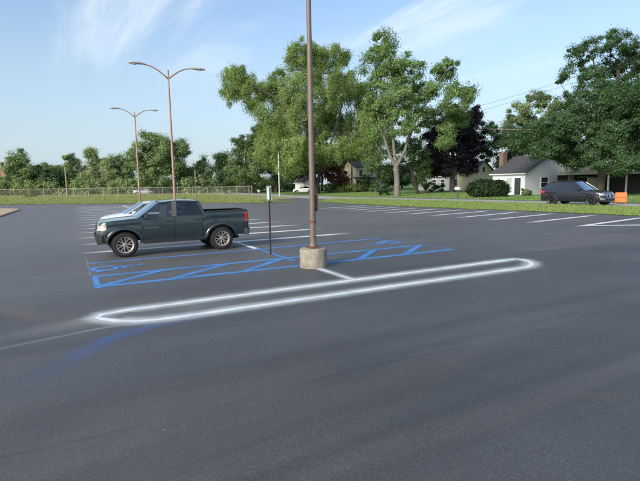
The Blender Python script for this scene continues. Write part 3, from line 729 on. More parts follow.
# left group behind the willowy tree
GL = 'trees along the far edge of the lot'
tree('background_tree', 'narrow dark evergreen at the end of the chain-link fence', 226, 108, [(222, 160, 6, 8), (223, 172, 9, 11), (226, 182, 10, 8)], 'lf_dark', 'bark_dark', .25, dens=1.6, nl=80, ls=.6, csize=1.2, group=GL)
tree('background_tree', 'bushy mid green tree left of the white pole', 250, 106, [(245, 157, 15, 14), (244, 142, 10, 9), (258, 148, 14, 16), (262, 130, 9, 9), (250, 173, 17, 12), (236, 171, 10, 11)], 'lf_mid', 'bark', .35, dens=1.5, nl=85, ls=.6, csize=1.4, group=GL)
tree('background_tree', 'large dark green tree just behind the white pole', 276, 108, [(272, 128, 13, 13), (283, 145, 15, 18), (264, 124, 9, 8), (286, 170, 16, 12), (268, 160, 13, 15), (300, 160, 14, 14)], 'lf_dark', 'bark_dark', .4, dens=1.5, nl=85, ls=.6, csize=1.4, group=GL)
tree('background_tree', 'dark tree in the shade under the willowy crown', 322, 112, [(306, 166, 14, 12), (326, 168, 12, 10), (315, 155, 16, 12), (345, 158, 14, 12)], 'lf_dark', 'bark_dark', .3, dens=1.2, nl=80, ls=.6, csize=1.3, group=GL)
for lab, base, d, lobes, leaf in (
    ('leafy tree beside the red brick building', 18, 122, [(17, 158, 9, 9), (11, 168, 9, 11), (25, 170, 9, 10), (18, 181, 14, 8)], 'lf_hazed'),
    ('low dark tree between the brick building and the tan pole', 40, 126, [(37, 172, 7, 8), (46, 170, 6, 7), (40, 183, 11, 8)], 'lf_hazed'),
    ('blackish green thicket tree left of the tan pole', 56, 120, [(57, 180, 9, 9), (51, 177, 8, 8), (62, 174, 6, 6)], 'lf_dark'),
    ('round-topped tree poking up above the long brown roof', 72, 128, [(72, 160, 8, 7), (70, 170, 9, 9), (78, 178, 9, 9)], 'lf_hazed'),
    ('slim pale tree with a flat tuft on top', 92, 122, [(91, 154, 6, 6), (95, 160, 6, 6), (93, 172, 8, 10), (86, 181, 9, 8)], 'lf_hazed_pale'),
    ('light green tree at the foot of the farther street lamp', 108, 122, [(106, 162, 8, 9), (112, 170, 9, 10), (108, 181, 11, 8)], 'lf_hazed_pale'),
    ('yellowish tree between the farther lamp pole and the wide tree', 124, 124, [(121, 163, 7, 9), (127, 172, 8, 10), (124, 182, 11, 8)], 'lf_hazed'),
    ('small pale tree right of the nearer double lamp pole', 200, 122, [(197, 168, 6, 10), (206, 169, 8, 12), (200, 181, 11, 8)], 'lf_hazed_pale'),
    ('low green tree between the wide tree and the pale tree', 186, 126, [(184, 172, 8, 8), (190, 178, 8, 8), (180, 182, 10, 7)], 'lf_hazed')):
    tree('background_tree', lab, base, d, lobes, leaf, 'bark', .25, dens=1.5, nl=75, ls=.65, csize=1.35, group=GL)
tree('background_tree', 'widest tree behind the fence, between the two street lamps', 156, 116, [(150, 143, 14, 12), (139, 153, 11, 11), (165, 148, 13, 12), (181, 149, 8, 9), (153, 165, 20, 13), (174, 165, 13, 11), (150, 180, 18, 8)], 'lf_hazed', 'bark', .5, dens=1.5, nl=85, ls=.65, csize=1.5, group=GL)
# thicket of brush along the fence line: nobody could count it
C = []
for px in np.linspace(-25, 300, 200):
    d = random.uniform(117, 127); P = stand(px+random.uniform(-2, 2), d)
    for _ in range(3): C.append(P+np.array([random.uniform(-1, 1), random.uniform(-1.5, 1.5), random.uniform(.4, 3.4)]))
C = np.array(C); V, tint = foliage(C, rng.uniform(.8, 1.7, len(C)), 45, .6, C.mean(0)*np.array([1, 1, 0])+np.array([0, 0, -20])); 
fast_mesh('brush', V, 4, 'lf_hazed_pale', tint, 'tangled green brush growing behind the chain-link fence', 'brush', kind='stuff')
bush('shrub', 'rounded yellow green bush just behind the fence on the far left', 27, 98, [(27, 192, 9, 5)], 'lf_bright', ls=.4, csize=.7)
bush('red_shrub', 'red-leaved ornamental shrub beside the cream two-storey house', 336, 95, [(333, 172, 9, 7), (342, 177, 8, 7), (330, 179, 6, 5), (338, 184, 8, 4)], 'lf_red', nl=70, ls=.45, csize=.8)
GB = 'garden shrubs before the cream two-storey house'
for lab, px, py, rx, ry, lf in (('low green garden shrub below the red-leaved shrub', 332, 188, 8, 5, 'lf_mid'), ('bright green garden shrub left of the brown utility pole', 345, 188, 7, 5, 'lf_bright'), ('yellowish garden shrub right of the brown utility pole', 359, 188, 7, 5, 'lf_bright'),
                             ('bluish dark shrub against the two-storey house wall', 364, 181, 8, 6, 'lf_dark'), ('green garden shrub at the end of the shrub row', 374, 188, 8, 5, 'lf_mid')):
    bush('garden_shrub', lab, px, 93, [(px, py, rx, ry)], lf, ls=.38, csize=.65, group=GB)
bush('hedge', 'long clipped dark green hedge in front of the white house', 489, 54, [(474, 189, 7, 6), (481, 188, 8, 8), (488, 188, 8, 8), (495, 188, 8, 8), (502, 189, 7, 7), (478, 192, 8, 5), (490, 192, 9, 5), (500, 192, 8, 5)], 'lf_hedge', nl=90, ls=.16, csize=.36, dens=4.2, cat='hedge')
bush('shrub', 'small bright shrub at the corner of the white house', 526, 55, [(524, 192, 4, 3), (530, 193, 4, 3)], 'lf_mid', ls=.2, csize=.3)
bush('shrub', 'dark round shrub beneath the pale-barked maple', 380, 70, [(381, 186, 8, 7), (388, 189, 6, 5)], 'lf_dark', ls=.3, csize=.6)
bush('shrub', 'dark low shrub under the purple maple', 432, 80, [(430, 187, 8, 4), (440, 188, 6, 3)], 'lf_dark', ls=.3, csize=.5)

# ------------------------------------------------------------------ buildings
def wall_window(root, o, e, n, a0, a1, z0, z1, frame='trim_white', mullion=True, pane='pane'):
    """window on the plane through o with horizontal axis e, outward normal n"""
    o, e, n = map(np.array, (o, e, n)); up = np.array([0, 0, 1.])
    def bx(mb, s0, s1, t0, t1, d0, d1):
        P_ = [o+e*s+up*t+n*d for s in (s0, s1) for t in (t0, t1) for d in (d0, d1)]
        mb.add(P_, [(0, 1, 3, 2), (4, 6, 7, 5), (0, 4, 5, 1), (2, 3, 7, 6), (0, 2, 6, 4), (1, 5, 7, 3)])
    w = MB(); bx(w, a0, a1, z0, z1, .004, .02); win = w.build('window', pane, root)
    f = MB(); t = .09
    for s0, s1, t0, t1 in ((a0-t, a0, z0-t, z1+t), (a1, a1+t, z0-t, z1+t), (a0, a1, z1, z1+t), (a0, a1, z0-t, z0)): bx(f, s0, s1, t0, t1, .003, .07)
    if mullion: bx(f, a0, a1, (z0+z1)/2-.03, (z0+z1)/2+.03, .021, .05)
    f.build('frame', frame, win); return win
def house(name, label, P, e, n, W, D, H, rise, wall, roof, ov=.35, ridge='e', cat='house', sid=.20, boards=True):
    """P near base corner; e along the front (W), -n... depth runs along dvec (D). ridge 'e' runs along e, 'd' along depth"""
    P, e, dv = np.array(P, float), np.array(e, float), np.array(n, float); up = np.array([0, 0, 1.])
    root = empty(name, P, 0, label, cat)
    def pt(a, b, z): return e*a+dv*b+up*z
    mb = MB(); base = -.8
    c = [pt(0, 0, base), pt(W, 0, base), pt(W, D, base), pt(0, D, base)]; t = [q+up*(H-base) for q in c]
    mb.add(c+t, [(0, 1, 5, 4), (1, 2, 6, 5), (2, 3, 7, 6), (3, 0, 4, 7)])
    if ridge == 'e':
        for a in (0, W): mb.add([pt(a, 0, H), pt(a, D, H), pt(a, D/2, H+rise)], [(0, 1, 2)])
    else:
        for b in (0, D): mb.add([pt(0, b, H), pt(W, b, H), pt(W/2, b, H+rise)], [(0, 1, 2)])
    w_ = mb.build('wall', wall, root)
    rb = MB(); th = .12
    if ridge == 'e': secs = [(lambda a, q: pt(a, q, 0), D, -ov, W+ov)]
    else: secs = [(lambda a, q: pt(q, a, 0), W, -ov, D+ov)]
    fn, span, l0, l1 = secs[0]; sl = rise/(span/2)
    prof = [(-ov, H-ov*sl), (span/2, H+rise), (span+ov, H-ov*sl)]
    for (q0, z0), (q1, z1) in ((prof[0], prof[1]), (prof[1], prof[2])):
        lo = [fn(l0, q0)+up*(z0+.02), fn(l1, q0)+up*(z0+.02), fn(l1, q1)+up*(z1+.02), fn(l0, q1)+up*(z1+.02)]
        rb.prism(lo, up*th)
    rf = rb.build('roof', roof, root)
    for q0, z0 in (prof[0], prof[2]):
        tb = MB(); a, b = fn(l0, q0)+up*(z0-.06), fn(l1, q0)+up*(z0-.06); tb.tube([a, b], .07, 4); tb.build('gutter', 'trim_white', rf)
    return root, pt
U1, V1 = np.array([1., 0, 0]), np.array([0, 1., 0])
# white cottage: gable faces -v, long side faces the street (-u)
hc = stand(524.5, 57.0)
root, pt = house('white_house', 'small white cottage with dark shingle roof beside the clipped hedge', hc, U1, V1, 9.2, 4.9, 2.85, 2.1, 'siding_white', 'shingle', ridge='d')
for k in range(13):   # lap siding boards on the two visible sides
    z = .05+k*.215; mb = MB(); mb.box(-.018, 9.2+.018, -.018, -.002, z, z+.20); mb.build('siding_board', 'siding_white', root); mb = MB(); mb.box(-.018, -.002, 0, 4.9, z, z+.20); mb.build('siding_board', 'siding_white', root)
for k in range(7):
    z = 2.87+k*.26; hw_ = 4.6*(1-(z+.24-2.85)/2.1)
    if hw_ > .15: mb = MB(); mb.box(4.6-hw_, 4.6+hw_, -.018, -.002, z, z+.24); mb.build('siding_board', 'siding_white', root)
wall_window(root, (0, -.018, 0), U1, -V1, 2.9, 4.2, .95, 2.15)
wall_window(root, (0, -.018, 0), U1, -V1, 6.7, 7.7, 1.25, 2.2)
wall_window(root, (-.018, 0, 0), V1, -U1, 3.1, 4.5, .95, 1.95)
dr = MB(); dr.box(-.07, -.02, .55, 1.45, .1, 2.15); dr.build('door', 'pane', root)
fr = MB(); fr.box(-.10, -.02, .40, .55, .1, 2.3); fr.box(-.10, -.02, 1.45, 1.60, .1, 2.3); fr.box(-.10, -.02, .55, 1.45, 2.15, 2.3); fr.build('door_frame', 'trim_white', root)
fr = MB(); fr.box(-.06, -.02, 1.95, 2.65, .5, 2.2); fr.build('shutter_panel', 'siding_grey', root)
ch = MB(); ch.box(1.9, 2.6, 5.0, 5.65, -.5, 5.35); ch.box(1.84, 2.66, 4.94, 5.71, 5.35, 5.5); chm = ch.build('chimney', 'brick', root)
for k in range(14):
    for j in range(3):
        z = 2.4+k*.21; b_ = MB(); b_.box(1.884, 1.90, 5.0+j*.22, 5.0+j*.22+.195, z, z+.17); b_.build('brick', 'brick', chm)
        b_ = MB(); b_.box(1.9+j*.235, 1.9+j*.235+.205, 4.984, 5.0, z, z+.17); b_.build('brick', 'brick', chm)
an = MB(); an.tube([(2.25, 5.3, 5.5), (2.25, 5.3, 6.5)], .02, 6); an.tube([(1.3, 5.6, 6.4), (3.2, 5.0, 6.4)], .018, 6)
for k in range(6): an.tube([(1.4+k*.34, 5.2-k*.1+.35, 6.4), (1.5+k*.34, 5.9-k*.1-.7, 6.4)], .012, 5)
an.build('antenna', 'pole_white', root)
# garage and carport right of it
gc = stand(576, 60)
root, pt = house('garage', 'low beige garage with brown roof behind the oak trunk', gc, U1, V1, 6.2, 5.0, 2.3, 1.0, 'siding_beige', 'shingle_brown', ridge='e')
for a in (.5, 1.5, 2.5): wall_window(root, (0, 0, 0), U1, -V1, a, a+.75, 1.05, 1.9)
gd = MB()
for k in range(4): gd.box(3.6, 5.8, -.05, -.01, .1+k*.52, .1+k*.52+.49)
gd.build('garage_door', 'siding_white', root)
wall_window(root, (0, 0, 0), V1, -U1, 1.2, 2.2, .9, 1.9)
chn = stand(568, 59.0); cb = MB(); cb.box(-.45, .45, -.4, .4, -.5, 4.0, .03); cb.box(-.52, .52, -.47, .47, 4.0, 4.2)
tag(cb.build('block_chimney', 'siding_grey', loc=tuple(chn)), 'pale grey block chimney between the white house and the garage', 'chimney')
cc = stand(612, 53.0); root = empty('carport', cc, 0, 'flat-roofed carport with dark inside behind the black car', 'carport')
mb = MB(); mb.box(-1.2, 6.5, -.3, 6.2, 2.45, 2.68); mb.build('roof', 'shingle_brown', root)
mb = MB(); mb.box(-1.25, 6.55, -.36, -.302, 2.38, 2.72); mb.box(-1.26, -1.202, -.30, 6.2, 2.38, 2.72); mb.build('fascia', 'siding_beige', root)
for x in (-.9, 2.6, 6.1):
    p_ = MB(); p_.box(x-.07, x+.07, -.1, .04, -.4, 2.45); p_.build('post', 'trim_white', root)
mb = MB(); mb.box(-1.1, 6.4, 6.0, 6.15, -.4, 2.45); mb.build('back_wall', 'siding_shade', root)
mb = MB(); mb.box(6.2, 6.35, .1, 5.98, -.4, 2.45); mb.build('end_wall', 'siding_shade', root)
mb = MB(); mb.box(-1.1, 1.2, 2.2, 2.3, -.4, 2.0); mb.build('side_wall', 'siding_beige', root)
# cream house and grey ranch behind the purple maple
pc = stand(474, 84); root, pt = house('cream_house', 'tall cream gabled house between purple maple and white cottage', pc, U1, V1, 4.6, 4.2, 3.6, 1.7, 'siding_cream', 'shingle', ridge='d')
wall_window(root, (0, 0, 0), U1, -V1, .8, 1.6, .9, 2.1); wall_window(root, (0, 0, 0), U1, -V1, 2.6, 3.4, .9, 2.1); wall_window(root, (0, 0, 0), U1, -V1, 1.9, 2.6, 3.3, 4.2)
pg = stand(449, 90); root, pt = house('grey_house', 'long grey ranch house in the shade behind the purple maple', pg, U1, V1, 9, 9, 2.9, 1.6, 'siding_grey', 'shingle', ridge='d')
for b in (1.2, 3.6, 6.2): wall_window(root, (0, 0, 0), V1, -U1, b, b+1.1, 1.0, 2.1)
wall_window(root, (0, 0, 0), U1, -V1, 1.0, 2.2, 1.0, 2.1)
# cream two-storey house behind the shrubs
p2 = stand(356, 108); root, pt = house('two_storey_house', 'pale yellow two-storey house behind the red-leaved shrub', p2, U1, V1, 6.5, 6.5, 5.2, 1.6, 'siding_cream', 'shingle', ridge='e')
wall_window(root, (0, 0, 0), U1, -V1, .9, 1.8, 3.3, 4.6); wall_window(root, (0, 0, 0), U1, -V1, 3.9, 4.8, 3.3, 4.6); wall_window(root, (0, 0, 0), V1, -U1, 1.2, 2.1, 3.3, 4.6); wall_window(root, (0, 0, 0), V1, -U1, 4.0, 4.9, 3.3, 4.6)
mb = MB(); mb.prism([(-.9, -1.6, 2.5), (7.0, -1.6, 2.5), (7.0, 0, 3.0), (-.9, 0, 3.0)], (0, 0, .12)); mb.build('porch_roof', 'shingle', root)
for x in (-.6, 2.2, 4.8, 6.7): q = MB(); q.box(x-.08, x+.08, -1.5, -1.34, -.5, 2.5); q.build('porch_post', 'trim_white', root)
pw = stand(304, 104); root, pt = house('white_shed', 'white gabled shed glimpsed behind the willowy tree trunk', pw, U1, V1, 4.0, 4.5, 2.3, 1.3, 'siding_white', 'shingle', ridge='d')
wall_window(root, (0, 0, 0), U1, -V1, 1.4, 2.3, .9, 1.8)
# far buildings on the left
P = stand(-6, 190); root = empty('brick_building', P, 0, 'red brick building at the far left behind the trees', 'building')
mb = MB(); ex = _rt0; ez = _w(0, 1, 0)
def obox(mb, s0, s1, d0, d1, z0, z1):
    P_ = [ex*s+ez*d+np.array([0, 0, z]) for s in (s0, s1) for d in (d0, d1) for z in (z0, z1)]
    mb.add(P_, [(0, 1, 3, 2), (4, 6, 7, 5), (0, 4, 5, 1), (2, 3, 7, 6), (0, 2, 6, 4), (1, 5, 7, 3)])
obox(mb, -14, 5.6, 0, 12, -1, 10.4); obox(mb, 1.2, 3.2, 1, 3, 10.4, 12.6); mb.build('wall', 'brick_far', root)
mb = MB(); obox(mb, -14.2, 5.8, -.2, 12.2, 10.4, 10.9); mb.build('parapet', 'siding_beige', root)
for k in range(4):
    for z in (4.2, 7.3):
        q = MB(); obox(q, -8.5+k*3.4, -6.9+k*3.4, -.06, .02, z, z+1.7); q.build('window', 'pane', root)
P = stand(52, 200); root = empty('long_building', P, 0, 'long low building with brown roof above the far trees', 'building')
mb = MB(); obox(mb, -9, 12, 0, 10, -1, 9.0); mb.build('wall', 'siding_beige', root)
mb = MB()
for s in (-9.8, ): mb.prism([tuple(ex*s+ez*(-.8)+np.array([0, 0, 9.0])), tuple(ex*s+ez*10.8+np.array([0, 0, 9.0])), tuple(ex*s+ez*5+np.array([0, 0, 11.6]))], tuple(ex*22.6))
mb.build('roof', 'shingle_brown', root)
for k in range(6): q = MB(); obox(q, -8+k*3.3, -6.4+k*3.3, -.06, .02, 5.2, 6.9); q.build('window', 'pane', root)

# ------------------------------------------------------------------ fence, poles, wires
A, B = stand(-30, 95), stand(252, 95); fr = empty('chain_link_fence', A, 0, 'long galvanised chain-link fence along the far edge of the field', 'fence')
dvec = B-A; L = np.linalg.norm(dvec[:2]); e = dvec/L; FH = 1.75
npost = int(L/2.9); post = MB(); post.tube([(0, 0, -.3), (0, 0, FH+.06)], .045, 8); post.lathe([(.055, FH+.05), (.05, FH+.10), (.01, FH+.13)], 8); pm = None
pts_ = []
for i in range(npost+1):
    q = A+dvec*i/npost; q[2] = float(gz(q[0], q[1])); pts_.append(q-A)
    if pm is None: o = post.build('post', 'galv', fr, tuple(q-A)); pm = o.data
    else:
        o = bpy.data.objects.new('post', pm); col.objects.link(o); o.parent = fr; o.location = tuple(q-A)
rl = MB(); rl.tube([p+np.array([0, 0, FH]) for p in pts_], .03, 6); rl.build('top_rail', 'galv', fr)
V = []; Fs = []; st = .17; wd = .004
nn = np.array([-e[1], e[0], 0])
ns = int(L/st)
zb_ = np.interp(np.arange(ns+20)*st, np.linspace(0, L, npost+1), [p[2] for p in pts_])
rise_n = int(FH/st)
for i in range(ns):
    for sg in (1, -1):
        j = i+rise_n*sg
        if j < 0 or j >= ns: continue
        a = np.array([e[0]*i*st, e[1]*i*st, zb_[i]+.05]); b = np.array([e[0]*j*st, e[1]*j*st, zb_[j]+FH]); k = len(V)
        w3 = np.array([e[0], e[1], 0])*wd
        V += [a-w3, a+w3, b+w3, b-w3]; Fs.append((k, k+1, k+2, k+3))
mo = mesh_obj('wire_mesh', V, Fs, 'galv', fr); mo['kind'] = 'stuff'
def pole(name, label, px, d, py_top, r0, r1, mat, cat='pole', arm=None, group=None):
    P = stand(px, d); h = top_z(px, py_top, P)-P[2]; root = empty(name, P, 0, label, cat, group)
    m = MB(); m.tube([(0, 0, -.3), (0, 0, h*.5), (0, 0, h)], [r0, (r0+r1)/2, r1], 10); m.build('shaft', mat, root, smooth=True, sharp=40)
    if arm:
        m = MB(); m.box(-arm, arm, -.06, .06, h-.5, h-.36); m.build('crossarm', mat, root)
    m = MB(); m.lathe([(r1*1.05, h), (r1*.6, h+.08), (.02, h+.1)], 10); m.build('cap', 'galv', root)
    return root, P, h
pole('utility_pole', 'tan wooden pole standing by the fence at far left', 67.5, 92, 168, .17, .13, 'wood_pole')
pole('utility_pole', 'thin grey pole behind the fence right of the lamp poles', 196, 118, 170, .12, .09, 'galv')
pole('utility_pole', 'slim white pole beside the end of the fence', 279.5, 84, 151, .11, .08, 'pole_white')
pole('utility_pole', 'brown wooden pole among the garden shrubs', 352, 98, 117, .18, .13, 'wood_pole')
a = along(352.6, 121.0, 98); b = along(546, 129.6, 68); m = MB()
m.tube([a+(b-a)*t-np.array([0, 0, .5*math.sin(math.pi*t)]) for t in np.linspace(0, 1, 12)], list(np.linspace(.05, .10, 12)), 6); tag(m.build('cable', 'cable', smooth=True), 'thick brown overhead cable crossing before the purple maple', 'cable')
for off, lab in ((0, 'upper thin overhead wire against the sky by the tall tree'), (5.2, 'lower thin overhead wire against the sky by the tall tree')):
    a = along(440, 116+off, 92); b = along(660, 47+off, 70); m = MB()
    m.tube([a+(b-a)*t-np.array([0, 0, .6*math.sin(math.pi*t)]) for t in np.linspace(0, 1, 14)], .022, 5); tag(m.build('wire', 'wire'), lab, 'wire', 'thin overhead wires')
# mailboxes
def mailbox(px, d, label, h=1.35, post='mail_green'):
    P = stand(px, d); root = empty('mailbox', P, R(12), label, 'mailbox')
    m = MB(); m.box(-.06, .06, -.06, .06, -.3, h-.3); m.build('post', post, root)
    prof = [(-.13, 0), (.13, 0), (.13, .16)]+[(.13*math.cos(t), .16+.13*math.sin(t)) for t in np.linspace(.4, math.pi-.4, 6)]+[(-.13, .16)]
    m = MB(); m.loft([[(q[0], y, h-.3+q[1]) for q in prof] for y in (-.30, .30)]); m.build('box', 'sign_white', root)
    m = MB(); m.box(.131, .145, -.05, .20, h-.15, h-.09); m.build('flag', 'red_lens', root)
mailbox(457.5, 50, 'white mailbox on a green post at the edge of the lawn', 1.35)
mailbox(259, 84, 'small white mailbox near the end of the fence', 1.3, 'wood_pole')
# orange panel
P = stand(620.5, 34.5); root = empty('barricade', P, R(-58), 'orange construction barricade panel standing at the front of the black car', 'barricade')
m = MB(); m.box(-.36, .36, -.02, .02, .14, .86, .01); m.build('panel', 'orange', root)
m = MB(); m.box(-.36, .36, -.028, -.021, .48, .53); m.build('crossbar', 'rust', root)
for s_ in (-1, 1):
    m = MB(); m.tube([(s_*.30, -.20, 0), (s_*.30, 0.03, .80)], .02, 6); m.tube([(s_*.30, .25, 0), (s_*.30, 0.04, .80)], .02, 6); m.build('leg', 'orange', root)

# ------------------------------------------------------------------ street lamps
def lamp(P, h, label, mat, r0, r1, arms=True, arm_len=1.38):
    root = empty('street_lamp', P, 0, label, 'street lamp', 'bronze lamp posts down the middle of the stall rows')
    b = MB(); prof = [(.372, -.2), (.378, .02), (.380, .47), (.368, .515), (.345, .530), (.0, .532)]; b.lathe(prof, 28, cap=False)
    base = b.build('concrete_base', 'concrete', root, smooth=True, sharp=35)
    pl = MB(); pl.box(-.17, .17, -.17, .17, .532, .560, .008); pl.build('base_plate', 'rust', root)
    for x in (-.13, .13):
        for y in (-.13, .13): q = MB(); q.lathe([(.020, .56), (.020, .585), (.010, .585), (.010, .62)], 6, c=(x, y, 0)); q.build('anchor_bolt', 'rust', root)
    s = MB(); n = 14
    s.tube([(0, 0, .558+(h-.558)*k/n) for k in range(n+1)], [r0+(r1-r0)*k/n for k in range(n+1)], 20)
    shaft = s.build('pole', mat, root, smooth=True, sharp=50)
    q = MB(); q.lathe([(r0*1.0, .56), (r0*1.22, .57), (r0*1.22, .64), (r0*1.0, .67)], 20); q.build('collar', mat, shaft, smooth=True, sharp=40)
    q = MB(); q.box(-.05, .05, -r0-.018, -r0+.03, .86, 1.16, .008); q.build('hand_hole_cover', 'bronze', shaft)
    q = MB(); q.lathe([(r0*1.0, 1.24), (r0*1.14, 1.25), (r0*1.14, 1.30), (r0*.99, 1.31)], 20); q.build('strap_band', 'rust', shaft, smooth=True, sharp=40)
    q = MB(); q.lathe([(r1, h), (r1*.9, h+.45), (.01, h+.47)], 12); q.build('finial', mat, root)
    if arms:
        for sg in (-1, 1):
            a = MB(); pts = []
            for t in np.linspace(0, 1, 12): pts.append((sg*(.03+arm_len*t), 0, h-.05+.74*math.sin(t*math.pi*.5)**1.0*(1-.06*t)))
            a.tube(pts, list(np.linspace(.048, .032, 12)), 8); a.build('arm', mat, root, smooth=True)
            ex_, ez_ = pts[-1][0], pts[-1][2]; hd = MB(); rings = []
            for t, w_, hh in ((-.12, .05, .05), (.02, .10, .07), (.25, .17, .10), (.55, .19, .10), (.78, .13, .07), (.88, .04, .03)):
                rings.append([(ex_+sg*t, w_*math.cos(k)*1.0, ez_+.02+hh*(math.sin(k) if math.sin(k) > 0 else .45*math.sin(k))) for k in np.linspace(0, 2*math.pi, 14, endpoint=False)])
            hdo = hd.loft(rings).build('lamp_head', 'lamp_head', root, smooth=True, sharp=60)
            ln = MB(); ln.lathe([(.02, -.085), (.11, -.06), (.13, -.02)], 12, c=(ex_+sg*.5, 0, ez_)); ln.build('lens', 'lens', hdo)
    return root
lamp((2.565*S, 5.0*S, 0), 9.2, 'nearest brown lamp post on a round concrete base, cut off by the top edge', 'bronze', .088, .055)
lamp((UC*S, 13.2*S, 0), 8.9, 'tall double-armed lamp post rising behind the pickup cab', 'lamp_tan', .085, .05)
lamp(tuple(stand(140.6, 47)), 9.2, 'farther, smaller-looking double-armed lamp post left of the other', 'lamp_tan', .095, .055)

# ------------------------------------------------------------------ parking signs
def sign_plate(root, x0, z0, face, back, th=.006):
    m = MB(); m.box(x0-th/2, x0+th/2, -.15, .15, z0, z0+.46, .002); return m.build('plate', face, root)
P = (2.49*S, 6.19*S, 0); root = empty('parking_sign', P, R(-5), 'slim parking sign on a dark post beside the blue line', 'parking sign')
m = MB(); m.box(-.022, .022, -.022, .022, -.2, 2.33); m.build('post', 'dark_post', root)
pl = sign_plate(root, -.030, 1.80, 'sign_white', None)
m = MB()
for y0, y1, z0, z1 in ((-.148, -.128, 1.81, 2.25), (.128, .148, 1.81, 2.25), (-.128, .128, 1.81, 1.83), (-.128, .128, 2.23, 2.25)): m.box(-.0365, -.0335, y0, y1, z0, z1)
m.build('green_border', 'sign_green', pl)
pl2 = sign_plate(root, .030, 1.80, 'sign_white', None)
m = MB(); m.tube([(0, 0, 2.30), (-.05, -.03, 2.36), (-.09, .02, 2.26), (-.10, .0, 2.12)], .010, 6); m.build('wire_tie', 'dark_post', root)
m = MB(); m.box(-.06, .06, -.06, .06, -.02, .025); m.build('foot_collar', 'rust', root)
P = (2.565*S+.125, 5.0*S-.01, 0); root = empty('parking_sign', P, R(-12), 'dark-backed sign plate seen edge-on, strapped to the nearest lamp post', 'parking sign')
m = MB(); m.box(-.003, .003, -.15, .15, 1.55, 2.01); m.build('plate', 'sign_back', root)
for z in (1.66, 1.90): m = MB(); m.box(-.055, -.003, -.02, .02, z-.012, z+.012); m.build('bracket', 'steel', root)

